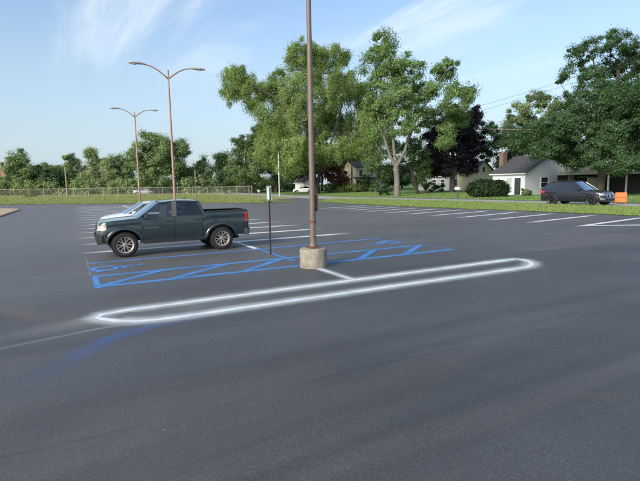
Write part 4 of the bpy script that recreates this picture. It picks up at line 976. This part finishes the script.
# ------------------------------------------------------------------ vehicles
class Car:
    """shell swept round a half-plan curve (nose to tail); local x runs nose->tail, y across, z up"""
    def __init__(s, name, label, loc, rz, plan, ztop, zsill, wheels, wr, arch_r, inset, slant=(0, 0), group=None):
        s.root = empty(name, loc, rz, label, 'car' if 'pickup' not in name else 'pickup truck', group)
        s.plan = np.array(plan, float); s.zt = np.array(ztop, float); s.z0 = zsill; s.wh = wheels; s.wr = wr; s.ar = arch_r; s.ins = np.array(inset, float); s.sl = slant
        s.L = s.plan[-1, 0]; seg = np.linalg.norm(np.diff(s.plan, axis=0), axis=1); s.s = np.concatenate([[0], np.cumsum(seg)])
    def pl(s, t):
        p = np.array([np.interp(t, s.s, s.plan[:, 0]), np.interp(t, s.s, s.plan[:, 1])])
        d = np.array([np.interp(t+.03, s.s, s.plan[:, 0])-np.interp(t-.03, s.s, s.plan[:, 0]), np.interp(t+.03, s.s, s.plan[:, 1])-np.interp(t-.03, s.s, s.plan[:, 1])])
        d /= np.linalg.norm(d)+1e-9; return p, np.array([-d[1], d[0]])
    def s_at(s, x):      # arclength of the side at station x
        ok = (s.plan[:, 1] > .45*s.plan[:, 1].max()); return float(np.interp(x, s.plan[ok, 0], s.s[ok]))
    def top(s, x): return float(np.interp(x, s.zt[:, 0], s.zt[:, 1]))
    def pt(s, t, z, side=-1, off=0.):
        p, n = s.pl(t); zt = s.top(p[0]); rel = (z-s.z0)/max(zt-s.z0, .1)
        q = p+n*(off-float(np.interp(rel, s.ins[:, 0], s.ins[:, 1])))
        fx = max(0, 1-p[0]/.7)*s.sl[0]*max(0, rel-.35) - max(0, 1-(s.L-p[0])/.7)*s.sl[1]*max(0, rel-.35)
        return (q[0]+fx, side*max(q[1], 0), z)
    def zb(s, x):
        z = s.z0
        for c in s.wh:
            if abs(x-c) < s.ar: z = max(z, s.wr+math.sqrt(max(0, s.ar**2-(x-c)**2))*.98)
        return z
    def shell(s, mat, caps, rows=12, crown=.03):
        st = set(np.round(np.linspace(0, s.s[-1], 70), 4)); st |= set(np.round(s.s, 4))
        for c in s.wh:
            a, b = s.s_at(c-s.ar), s.s_at(c+s.ar); m = (a+b)/2
            st = {q for q in st if not (a-.06 < q < b+.06)}
            st |= {round(m+(b-a)/2*math.sin(k), 4) for k in np.linspace(-math.pi/2, math.pi/2, 19)} | {round(a-.004, 4), round(b+.004, 4), round(a-.07, 4), round(b+.07, 4)}
        st = sorted(st); V = []; Fs = []; xs = []
        for side in (-1, 1):
            k = len(V)
            for t in st:
                p, _ = s.pl(t); zb = s.zb(p[0]) if .45*s.plan[:, 1].max() < p[1] else s.z0; zt = s.top(p[0])
                for j in range(rows+1):
                    w_ = j/rows; V.append(s.pt(t, zb+(zt-zb)*w_, side))
            for i in range(len(st)-1):
                for j in range(rows):
                    q = (k+i*(rows+1)+j, k+(i+1)*(rows+1)+j, k+(i+1)*(rows+1)+j+1, k+i*(rows+1)+j+1)
                    Fs.append(q if side < 0 else q[::-1])
        K = 8
        for a, b in caps:
            k = len(V); cnt = 0
            for t in st:
                p, _ = s.pl(t)
                if a-1e-6 <= p[0] <= b+1e-6:
                    e_ = s.pt(t, s.top(p[0]), 1)
                    for j in range(K+1):
                        y = -1+2*j/K; V.append((e_[0], e_[1]*y, e_[2]+crown*(1-y*y)*min(1, e_[1]/.6))); 
                    cnt += 1
            for i in range(cnt-1):
                for j in range(K): Fs.append((k+i*(K+1)+j, k+(i+1)*(K+1)+j, k+(i+1)*(K+1)+j+1, k+i*(K+1)+j+1))
        s.body = mesh_obj('body', V, Fs, mat, s.root, smooth=True, sharp=38)
        return s.body
    def patch(s, name, t0, t1, z0, z1, side, off, mat, parent=None, n=8, m=4, zf=None):
        """raised panel following the shell; zf(a) may return (z0,z1) for a in 0..1"""
        V = []; Fs = []
        for lay in (off, off-.012):
            for i in range(n+1):
                t = t0+(t1-t0)*i/n; a0, a1 = zf(i/n) if zf else (z0, z1)
                for j in range(m+1): V.append(s.pt(t, a0+(a1-a0)*j/m, side, lay))
        N = (n+1)*(m+1)
        for i in range(n):
            for j in range(m):
                q = (i*(m+1)+j, (i+1)*(m+1)+j, (i+1)*(m+1)+j+1, i*(m+1)+j+1); Fs.append(q if side < 0 else q[::-1])
        edge = [i*(m+1) for i in range(n+1)]+[n*(m+1)+j for j in range(1, m+1)]+[i*(m+1)+m for i in range(n-1, -1, -1)]+[j for j in range(m-1, 0, -1)]
        for a, b in zip(edge, edge[1:]+edge[:1]): Fs.append((a, b, b+N, a+N))
        return mesh_obj(name, V, Fs, mat, parent or s.root, smooth=True, sharp=30)
    def under(s, half):
        m = MB(); xs = [.25]+[q for c in s.wh for q in (c-s.ar, c+s.ar)]+[s.L-.25]
        m.box(.2, s.L-.2, -half*.62, half*.62, s.z0-.02, s.z0+.32)
        for a, b in ((xs[0], xs[1]), (xs[2], xs[3]), (xs[4], xs[5])): m.box(a, b, -half*.94, half*.94, s.z0+.02, s.z0+.25)
        m.build('underbody', 'void', s.root)
        for c in s.wh:
            for sd in (-1, 1):
                w = MB(); ring = [[(c+(s.ar+.005)*math.cos(a), sd*y, s.wr+(s.ar+.005)*math.sin(a)) for a in np.linspace(0, math.pi, 17)] for y in (half*.55, half*.985)]
                w.loft(ring, cap=False, closed=False); w.quad((c-s.ar, sd*half*.55, s.z0), (c+s.ar, sd*half*.55, s.z0), (c+s.ar, sd*half*.55, s.wr+s.ar), (c-s.ar, sd*half*.55, s.wr+s.ar)); w.build('wheel_well', 'void', s.root)
    def wheels(s, half, rim, rr, spokes=6, tw=.25, double=False):
        for c in s.wh:
            for sd in (-1, 1):
                yo = half-.015
                h = MB(); h.lathe([(rr*.98, yo-.16), (rr*.98, yo-.10), (.05, yo-.10)], 24, 'y'); 
                if sd < 0: h.v = [(x, -y, z) for x, y, z in h.v]
                w = h.build('wheel', 'rim_black', s.root, (c, 0, s.wr))
                r_ = s.wr; pr = [(rr, yo-tw+.02), (rr+.03, yo-tw), (r_-.035, yo-tw+.005), (r_-.006, yo-tw+.04), (r_, yo-tw*.5), (r_-.006, yo-.045), (r_-.035, yo-.008), (rr+.05, yo), (rr+.012, yo-.012), (rr, yo-.03), (rr, yo-.12)]
                tm = MB(); tm.lathe([(a, b if sd > 0 else -b) for a, b in pr], 40, 'y', cap=False); tyre = tm.build('tyre', 'rubber', w, smooth=True, sharp=50)
                lg = MB()
                if s.wr > .36:
                    for k in range(44):
                        a = 2*math.pi*k/44
                        for (y0, y1, sh) in ((yo-.075, yo-.004, 0), (yo-tw+.01, yo-tw+.09, .07)):
                            P_ = []
                            for rr_ in (r_-.012, r_+.009):
                                for da in (-.045, .045):
                                    for y in (y0, y1): P_.append((rr_*math.cos(a+da+sh), sd*y, rr_*math.sin(a+da+sh)))
                            lg.add(P_, [(4, 5, 7, 6), (0, 4, 6, 2), (1, 3, 7, 5), (0, 1, 5, 4), (2, 6, 7, 3)])
                    lg.build('tread', 'rubber', w)['kind'] = 'stuff'
                rm = MB(); rm.lathe([(rr+.012, sd*(yo-.012)), (rr-.022, sd*(yo-.030)), (rr-.030, sd*(yo-.10))], 32, 'y', cap=False)
                rm.lathe([(.072, sd*(yo-.10)), (.072, sd*(yo-.045)), (.05, sd*(yo-.035)), (.001, sd*(yo-.033))], 14, 'y', cap=False)
                for k in range(spokes):
                    for da in ((-.24, .24) if double else (0,)):
                        a = 2*math.pi*k/spokes+.2; wd0, wd1 = .028, .034
                        p0 = np.array([.05*math.cos(a), .05*math.sin(a)]); p1 = np.array([(rr-.02)*math.cos(a+da), (rr-.02)*math.sin(a+da)]); dd = (p1-p0)/np.linalg.norm(p1-p0); nr = np.array([-dd[1], dd[0]])
                        P_ = []
                        for p_, w_, dep in ((p0, wd0*.7, .042), (p1, wd1*.8, .034)):
                            for sgn in (-1, 1):
                                for dy in (0, .05): q = p_+nr*w_*.5*sgn*1.2; P_.append((q[0], sd*(yo-dep-dy), q[1]))
                        rm.add(P_, [(0, 2, 6, 4), (0, 4, 5, 1), (2, 3, 7, 6), (1, 5, 7, 3)])
                rm.build('rim', rim, w, smooth=True, sharp=30)
    def cabin(s, mat, A0, A1, C1, C0, wb, wr_, pillars, glass='glass', roof_crown=.05, belt=None, seats=((0, 0),), arch=.04, pw=.05, rail=.05, rear_glass='glass_dark', split=None):
        """greenhouse: A0/A1 windscreen base/top, C1/C0 rear top/base as (x,z); pillars: x fractions along the side glass with widths"""
        A0, A1, C1, C0 = map(np.array, (A0, A1, C1, C0))
        zb, zr = min(A0[1], C0[1]), max(A1[1], C1[1])
        def y_at(z): return wb+(wr_-wb)*np.clip((z-zb)/(zr-zb), 0, 1.1)
        def roof_z(t): return A1[1]+(C1[1]-A1[1])*t+arch*math.sin(math.pi*t)
        m = MB(); rings = []; n = 12
        for i in range(n+1):
            t = i/n; x = A1[0]+(C1[0]-A1[0])*t; z = roof_z(t); w_ = y_at(z)
            pr = [(y, z+roof_crown*(1-(y/w_)**2)) for y in np.linspace(-w_, w_, 11)]
            ring = [(x, y, q) for y, q in pr]+[(x, y, q-.035) for y, q in pr[::-1]]
            rings.append(ring)
        m.loft(rings); roof = m.build('roof', mat, s.root, smooth=True, sharp=45)
        def bar(mb, p, q, w0, d0):
            p, q = np.array(p, float), np.array(q, float); d = q-p; d /= np.linalg.norm(d); yv = np.array([0, 1., 0]); a = np.cross(d, yv); a /= np.linalg.norm(a)
            ringf = lambda c: [tuple(c+a*w0/2*i_+yv*d0/2*j_) for i_, j_ in ((-1, -1), (1, -1), (1, 1), (-1, 1))]
            mb.loft([ringf(p), ringf(q)])
        def btop(f): # point on belt at fraction f and on the roof edge at fraction f
            x0 = A0[0]+(C0[0]-A0[0])*f; z0_ = belt(x0) if belt else A0[1]+(C0[1]-A0[1])*f
            return x0, z0_
        for sd in (-1, 1):
            pm_ = MB()
            bar(pm_, (A0[0], sd*y_at(A0[1]), A0[1]-.03), (A1[0], sd*y_at(A1[1]), A1[1]+.01), pw+.01, .06)
            bar(pm_, (C0[0], sd*y_at(C0[1]), C0[1]-.03), (C1[0], sd*y_at(C1[1]), C1[1]+.01), pw+.03, .06)
            N = 8
            for i in range(N):
                t0, t1 = i/N, (i+1)/N; x0, x1 = A1[0]+(C1[0]-A1[0])*t0, A1[0]+(C1[0]-A1[0])*t1
                bar(pm_, (x0, sd*y_at(roof_z(t0)), roof_z(t0)-.012), (x1+.01, sd*y_at(roof_z(t1)), roof_z(t1)-.012), rail, .055)
            pm_.build('pillar', mat, s.root)
            bnd = [(A0, A1)]
            for xb, xt, w_ in pillars:
                zt = roof_z((xt-A1[0])/(C1[0]-A1[0])); zb_2 = A0[1]+(C0[1]-A0[1])*(xb-A0[0])/(C0[0]-A0[0])
                q = MB(); bar(q, (xb, sd*(y_at(zb_2)+.003), zb_2-.02), (xt, sd*(y_at(zt)+.003), zt), w_, .05); q.build('door_pillar', 'black_trim' if w_ < .14 else 'pillar_sheen', s.root)
                bnd.append((np.array([xb, zb_2]), np.array([xt, zt])))
            bnd.append((C0, C1))
            for (b0, t0), (b1, t1) in zip(bnd[:-1], bnd[1:]):
                V = []; n_ = 6
                for i in range(n_+1):
                    f = i/n_; bb = b0+(b1-b0)*f; tt = t0+(t1-t0)*f
                    rt = np.clip((tt[0]-A1[0])/(C1[0]-A1[0]), 0, 1); tz = roof_z(rt)
                    V += [(bb[0], sd*(y_at(bb[1])-.004), bb[1]-.02), (tt[0], sd*(y_at(tz)-.004), tz)]
                o = mesh_obj('side_window', V, [(2*i, 2*i+2, 2*i+3, 2*i+1) for i in range(n_)], rear_glass if (b0[0]+b1[0])/2 > (A0[0]+C0[0])/2 else glass, s.root, smooth=True)
        for nm, b0, t0, gl, bow in (('windscreen', A0, A1, glass, -.10), ('rear_window', C0, C1, rear_glass, .05)):
            V = []; n_ = 10; Fs = []
            for i in range(n_+1):
                y = -1+2*i/n_
                for j in range(5):
                    f = j/4; z = b0[1]+(t0[1]-b0[1])*f; x = b0[0]+(t0[0]-b0[0])*f+bow*(1-y*y); zz = z+roof_crown*(1-y*y)*f+.03*(1-y*y)*(1-f)
                    V.append((x, y*(y_at(z)-.01), zz))
            for i in range(n_):
                for j in range(4): Fs.append((i*5+j, (i+1)*5+j, (i+1)*5+j+1, i*5+j+1))
            mesh_obj(nm, V, Fs, gl, s.root, smooth=True)
        # interior: tub, dash and seats
        m = MB(); m.box(A0[0]+.05, C0[0]-.05, -wb+.06, wb-.06, s.z0+.1, zb-.12); m.box(A0[0]-.02, A0[0]+.45, -wb+.05, wb-.05, zb-.14, zb+.02, .02); m.build('interior', 'interior', s.root)
        for x in seats:
            for y in ((-.38, .38)):
                q = MB(); q.loft([[(x+dx+(z_-zb)*.25, y+a*.23*k_, z_) for dx, a in ((-.06, -1), (-.06, 1), (.06, 1), (.06, -1))] for z_, k_ in ((zb-.2, 1), (zb+.18, .95), (zb+.24, .55), (zb+.26, .5), (zb+.42, .45))]); q.build('seat', 'interior', s.root)
        return y_at
    def door(s, x0, x1, z0, z1, mat, handle=True, sides=(-1, 1), hx=None, hz=None):
        for sd in sides:
            t0, t1 = s.s_at(x0), s.s_at(x1)
            s.patch('door_seal', t0-.007, t1+.007, z0-.007, z1, sd, .004, 'void', n=10, m=6)
            d = s.patch('door', t0, t1, z0, z1, sd, .009, mat, n=10, m=6)
            if handle:
                a = s.s_at(hx or x1-.17); q = s.patch('handle', a-.09, a+.09, (hz or z1-.16), (hz or z1-.16)+.035, sd, .035, mat, parent=d, n=4, m=1)
    def mirror(s, x, z, y, mat):
        for sd in (-1, 1):
            m = MB(); m.box(x-.02, x+.03, min(sd*(y-.03), sd*(y+.1)), max(sd*(y-.03), sd*(y+.1)), z-.05, z-.01)
            rings = [[(x+dx, sd*(y+.08+yy), z+zz) for yy, zz in ((0, -.09*k), (.19*k, -.08*k), (.20*k, .07*k), (.02, .09*k))] for dx, k in ((-.09, .55), (-.05, .9), (.06, 1.0), (.07, .96))]
            m.loft(rings); m.build('mirror', mat, s.root, smooth=True, sharp=40)
    def flare(s, mat, w=.075, off=.035, sides=(-1, 1)):
        for c in s.wh:
            for sd in sides:
                V = []; Fs = []; n = 22
                for i in range(n+1):
                    a = R(-22)+R(224)*i/n
                    for rr, of in ((s.ar-.012, -.03), (s.ar-.01, off*.8), (s.ar+w*.5, off), (s.ar+w, off*.45), (s.ar+w+.01, -.01)):
                        x, z = c+rr*math.cos(a), s.wr+rr*math.sin(a)*.98; z = max(z, s.z0-.03); V.append(s.pt(s.s_at(x), z, sd, of))
                for i in range(n):
                    for j in range(4): Fs.append((i*5+j, (i+1)*5+j, (i+1)*5+j+1, i*5+j+1))
                mesh_obj('fender_flare', V, Fs, mat, s.root, smooth=True, sharp=50)

# ---- the pickup
plan = [(.10, 0), (.10, .40), (.12, .58), (.15, .70), (.22, .80), (.36, .875), (.6, .92), (1.4, .935), (4.4, .935), (5.0, .93), (5.13, .92), (5.21, .89), (5.25, .82), (5.26, .5), (5.26, 0)]
zt = [(0, 1.10), (.05, 1.135), (.15, 1.165), (.4, 1.20), (1.0, 1.245), (1.42, 1.275), (1.5, 1.28), (3.60, 1.305), (3.62, 1.31), (3.66, 1.385), (5.2, 1.40), (5.35, 1.40)]
ins = [(-.1, .06), (0, .045), (.18, .015), (.42, .0), (.62, .006), (.72, .022), (.80, .010), (.93, .016), (1.0, .05)]
T0 = (.655*S-.93, 7.16*S+.935, 0)
tk = Car('pickup_truck', 'dark green crew cab pickup parked across the nearest stall', T0, 0, plan, zt, .51, (.93, 4.19), .412, .525, ins, slant=(.10, .0))
tk.shell('paint_truck', [(0, 1.46), (3.44, 3.66), (5.16, 5.3)])
tk.under(.93); tk.wheels(.945, 'rim_alloy', .262, 6, .265, True); tk.flare('paint_truck', .085, .045)
y_at = tk.cabin('paint_truck', (1.40, 1.275), (2.13, 1.755), (3.42, 1.76), (3.60, 1.305), .865, .70, [(2.56, 2.60, .15)], glass='glass', seats=(2.35, 3.2), pw=.07, rail=.06, rear_glass='glass_dark')
tk.door(1.47, 2.54, .52, 1.25, 'paint_truck', hx=2.36, hz=1.10); tk.door(2.57, 3.50, .52, 1.265, 'paint_truck', hx=3.34, hz=1.12)
tk.mirror(1.66, 1.32, .87, 'black_trim')
bd = MB(); bd.box(3.70, 5.17, -.72, .72, .78, .84); bd.box(3.70, 5.17, -.80, -.72, .78, 1.345); bd.box(3.70, 5.17, .72, .80, .78, 1.345); bd.box(3.64, 3.70, -.80, .80, .78, 1.33); bd.box(5.17, 5.21, -.80, .80, .78, 1.36); bd.build('bed', 'black_trim', tk.root)
for sd in (-1, 1):
    m = MB(); m.box(3.68, 5.20, min(sd*.74, sd*.90), max(sd*.74, sd*.90), 1.385, 1.402, .004); m.build('bed_rail_cap', 'black_trim', tk.root)
    sg = tk.s_at(.30)
    tk.patch('headlight', .50, sg+.10, .90, 1.07, sd, .012, 'head_lens', n=10, m=3, zf=lambda a: (.90+.03*a, 1.06+.035*a))
    a_, b_ = tk.s_at(5.01), tk.s_at(5.13)
    tk.patch('taillight', b_-.05, b_+.24, .99, 1.34, sd, .014, 'red_lens', n=10, m=3)
    tk.patch('front_bumper', .0, tk.s_at(.36), .47, .80, sd, .03, 'black_trim', n=14, m=4, zf=lambda a: (.42+.12*max(0, a-.5), .80-.06*a))
    tk.patch('grille', 0, .46, .86, 1.06, sd, .008, 'black_trim', n=6, m=3)
    tk.patch('grille_bar', 0, .44, .94, .985, sd, .02, 'paint_truck', n=6, m=1)
    tk.patch('rear_bumper', tk.s_at(5.03), tk.s_at(5.21)+.9, .50, .74, sd, .055, 'bumper_grey', n=14, m=3)
    m = MB(); y = sd*.88
    m.box(1.50, 3.62, min(y-.035, y+.035), max(y-.035, y+.035), .41, .53, .01); m.build('rocker_guard', 'black_trim', tk.root)
    q = MB(); tz = 1.30
    q.box(.58, .60, min(sd*.60, sd*.62), max(sd*.60, sd*.62), .40, .46); q.build('tow_hook', 'red_lens', tk.root)
m = MB(); m.tube([(3.5, -.55, .38), (4.9, -.6, .40)], .045, 8); m.lathe([(.09, 3.75), (.11, 3.85), (.11, 4.3), (.09, 4.4)], 10, 'x', c=(-.3, .2, .42)); m.build('exhaust', 'void', tk.root)
for x_, r_ in ((4.19, .06), (.93, .05)): m = MB(); m.tube([(x_, -.85, .41), (x_, .85, .41)], r_, 8); m.build('axle', 'void', tk.root)
cu = bpy.data.curves.new('lettering', 'FONT'); cu.body = 'COLORADO'; cu.size = .07; cu.extrude = .004; cu.space_character = 1.25; cu.align_x = 'CENTER'; cu.materials.append(M['chrome'])
_t = bpy.data.objects.new('tmp_text', cu); col.objects.link(_t); _me = bpy.data.meshes.new_from_object(_t.evaluated_get(bpy.context.evaluated_depsgraph_get())); bpy.data.objects.remove(_t)
tx = bpy.data.objects.new('door_lettering', _me); col.objects.link(tx); tx.parent = tk.root
p_ = tk.pt(tk.s_at(1.78), .92, -1, .010); tx.location = p_; tx.rotation_euler = (R(88), 0, 0)
m = MB(); m.tube([(3.2, .45, 1.80), (3.24, .45, 1.86)], .035, 6); m.build('roof_aerial', 'black_trim', tk.root)

def generic(name, label, loc, rz, kind, paint, rim):
    if kind == 'suv':
        plan = [(0, 0), (0, .35), (.03, .55), (.10, .72), (.25, .84), (.50, .91), (.9, .945), (2.4, .955), (4.2, .945), (4.6, .90), (4.78, .80), (4.86, .60), (4.88, .3), (4.88, 0)]
        zt = [(0, .80), (.06, .88), (.2, .95), (.7, 1.02), (1.3, 1.10), (1.6, 1.12), (4.2, 1.18), (4.6, 1.19), (4.88, 1.12)]
        ins = [(-.1, .07), (0, .05), (.2, .012), (.45, 0), (.62, .012), (.75, .004), (.9, .02), (1, .06)]
        c = Car(name, label, loc, rz, plan, zt, .30, (.87, 3.80), .372, .44, ins, slant=(.16, .12)); c.shell(paint, [(0, 1.42), (4.42, 4.9)]); c.under(.93); c.wheels(.94, rim, .26, 5, .25, True); c.flare('black_trim', .045, .02)
        c.cabin(paint, (1.36, 1.10), (2.20, 1.655), (4.05, 1.665), (4.66, 1.18), .87, .66, [(2.50, 2.56, .10), (3.45, 3.42, .10)], glass='glass_dark', seats=(2.4, 3.4), arch=.05, pw=.06, rear_glass='glass_dark')
        c.door(1.50, 2.46, .42, 1.08, paint, hx=2.30, hz=.96); c.door(2.49, 3.40, .42, 1.10, paint, hx=3.25, hz=.98); c.mirror(1.72, 1.16, .89, paint)
        for sd in (-1, 1):
            c.patch('headlight', .55, .98, .74, .88, sd, .012, 'head_lens', n=8, m=2); c.patch('taillight', c.s_at(4.40), c.s_at(4.60)+.35, .88, 1.04, sd, .012, 'red_lens', n=8, m=2)
            c.patch('grille', .06, .36, .60, .84, sd, .012, 'chrome', n=4, m=2); c.patch('grille_mesh', .09, .33, .63, .81, sd, .018, 'void', n=4, m=2); c.patch('lower_intake', .05, .80, .38, .52, sd, .012, 'black_trim', n=6, m=2)
            c.patch('chrome_accent', .62, .98, .42, .56, sd, .016, 'chrome', n=6, m=1)
            m = MB(); m.tube([(2.2, sd*.60, 1.72), (3.1, sd*.62, 1.765), (4.0, sd*.60, 1.73)], .018, 6); m.build('roof_rail', 'black_trim', c.root)
    else:
        plan = [(0, 0), (0, .30), (.04, .50), (.12, .66), (.28, .79), (.55, .86), (.9, .89), (2.3, .905), (3.9, .89), (4.35, .83), (4.58, .70), (4.66, .50), (4.68, .25), (4.68, 0)]
        zt = [(0, .68), (.08, .75), (.25, .81), (.7, .89), (1.15, .945), (1.4, .95), (3.9, 1.00), (4.2, 1.04), (4.6, 1.03), (4.68, .98)]
        ins = [(-.1, .07), (0, .05), (.2, .012), (.5, 0), (.66, .012), (.78, .004), (.9, .02), (1, .06)]
        c = Car(name, label, loc, rz, plan, zt, .22, (.90, 3.62), .325, .385, ins, slant=(.14, .10)); c.shell(paint, [(0, 1.22), (4.02, 4.7)]); c.under(.88); c.wheels(.89, rim, .21, 5, .21, True)
        c.cabin(paint, (1.16, .93), (2.05, 1.40), (3.20, 1.41), (4.12, 1.02), .82, .58, [(2.42, 2.46, .09)], glass='glass', seats=(2.4, 3.2), arch=.035, rear_glass='glass_dark')
        c.door(1.42, 2.38, .32, .90, paint, hx=2.22, hz=.78); c.door(2.41, 3.28, .32, .92, paint, hx=3.12, hz=.80); c.mirror(1.55, .98, .83, paint)
        for sd in (-1, 1):
            c.patch('headlight', .50, .95, .56, .67, sd, .010, 'head_lens', n=8, m=2); c.patch('taillight', c.s_at(4.30), c.s_at(4.45)+.3, .74, .90, sd, .010, 'red_lens', n=8, m=2); c.patch('grille', 0, .40, .36, .56, sd, .010, 'black_trim', n=4, m=2)
    return c
# white sedan three stalls along, nose to the left like the pickup
generic('parked_car', 'white sedan mostly hidden behind the pickup, its hood showing', (.47*S, 10.95*S, 0), 0, 'sedan', 'paint_white', 'rim_alloy').root.scale = (1.05, 1.05, 1.08)
# black SUV on the street, nose towards -v
sa, sb = at(591.3, 206.3), at(550, 205.1)
e_ = sb-sa; e_[2] = 0; ang = math.atan2(e_[1], e_[0]); mid = (sa+sb)/2; e_ /= np.linalg.norm(e_)
ctr_ = mid+np.array([math.sin(ang), -math.cos(ang), 0])*(.93); nose = ctr_-e_*2.335; nose[2] = float(gz(mid[0], mid[1]))+.014
generic('parked_car', 'black SUV stopped on the street in front of the white house', tuple(nose), R(92), 'suv', 'paint_suv', 'rim_black')
P = stand(154, 110); generic('parked_car', 'small silver car far off behind the chain-link fence', tuple(P-np.array([0, 0, 0])), R(160), 'sedan', 'paint_silver', 'rim_alloy')
P = stand(293, 100); generic('parked_car', 'white car parked in the shade beside the white shed', tuple(P), R(-30), 'sedan', 'paint_white', 'rim_alloy')
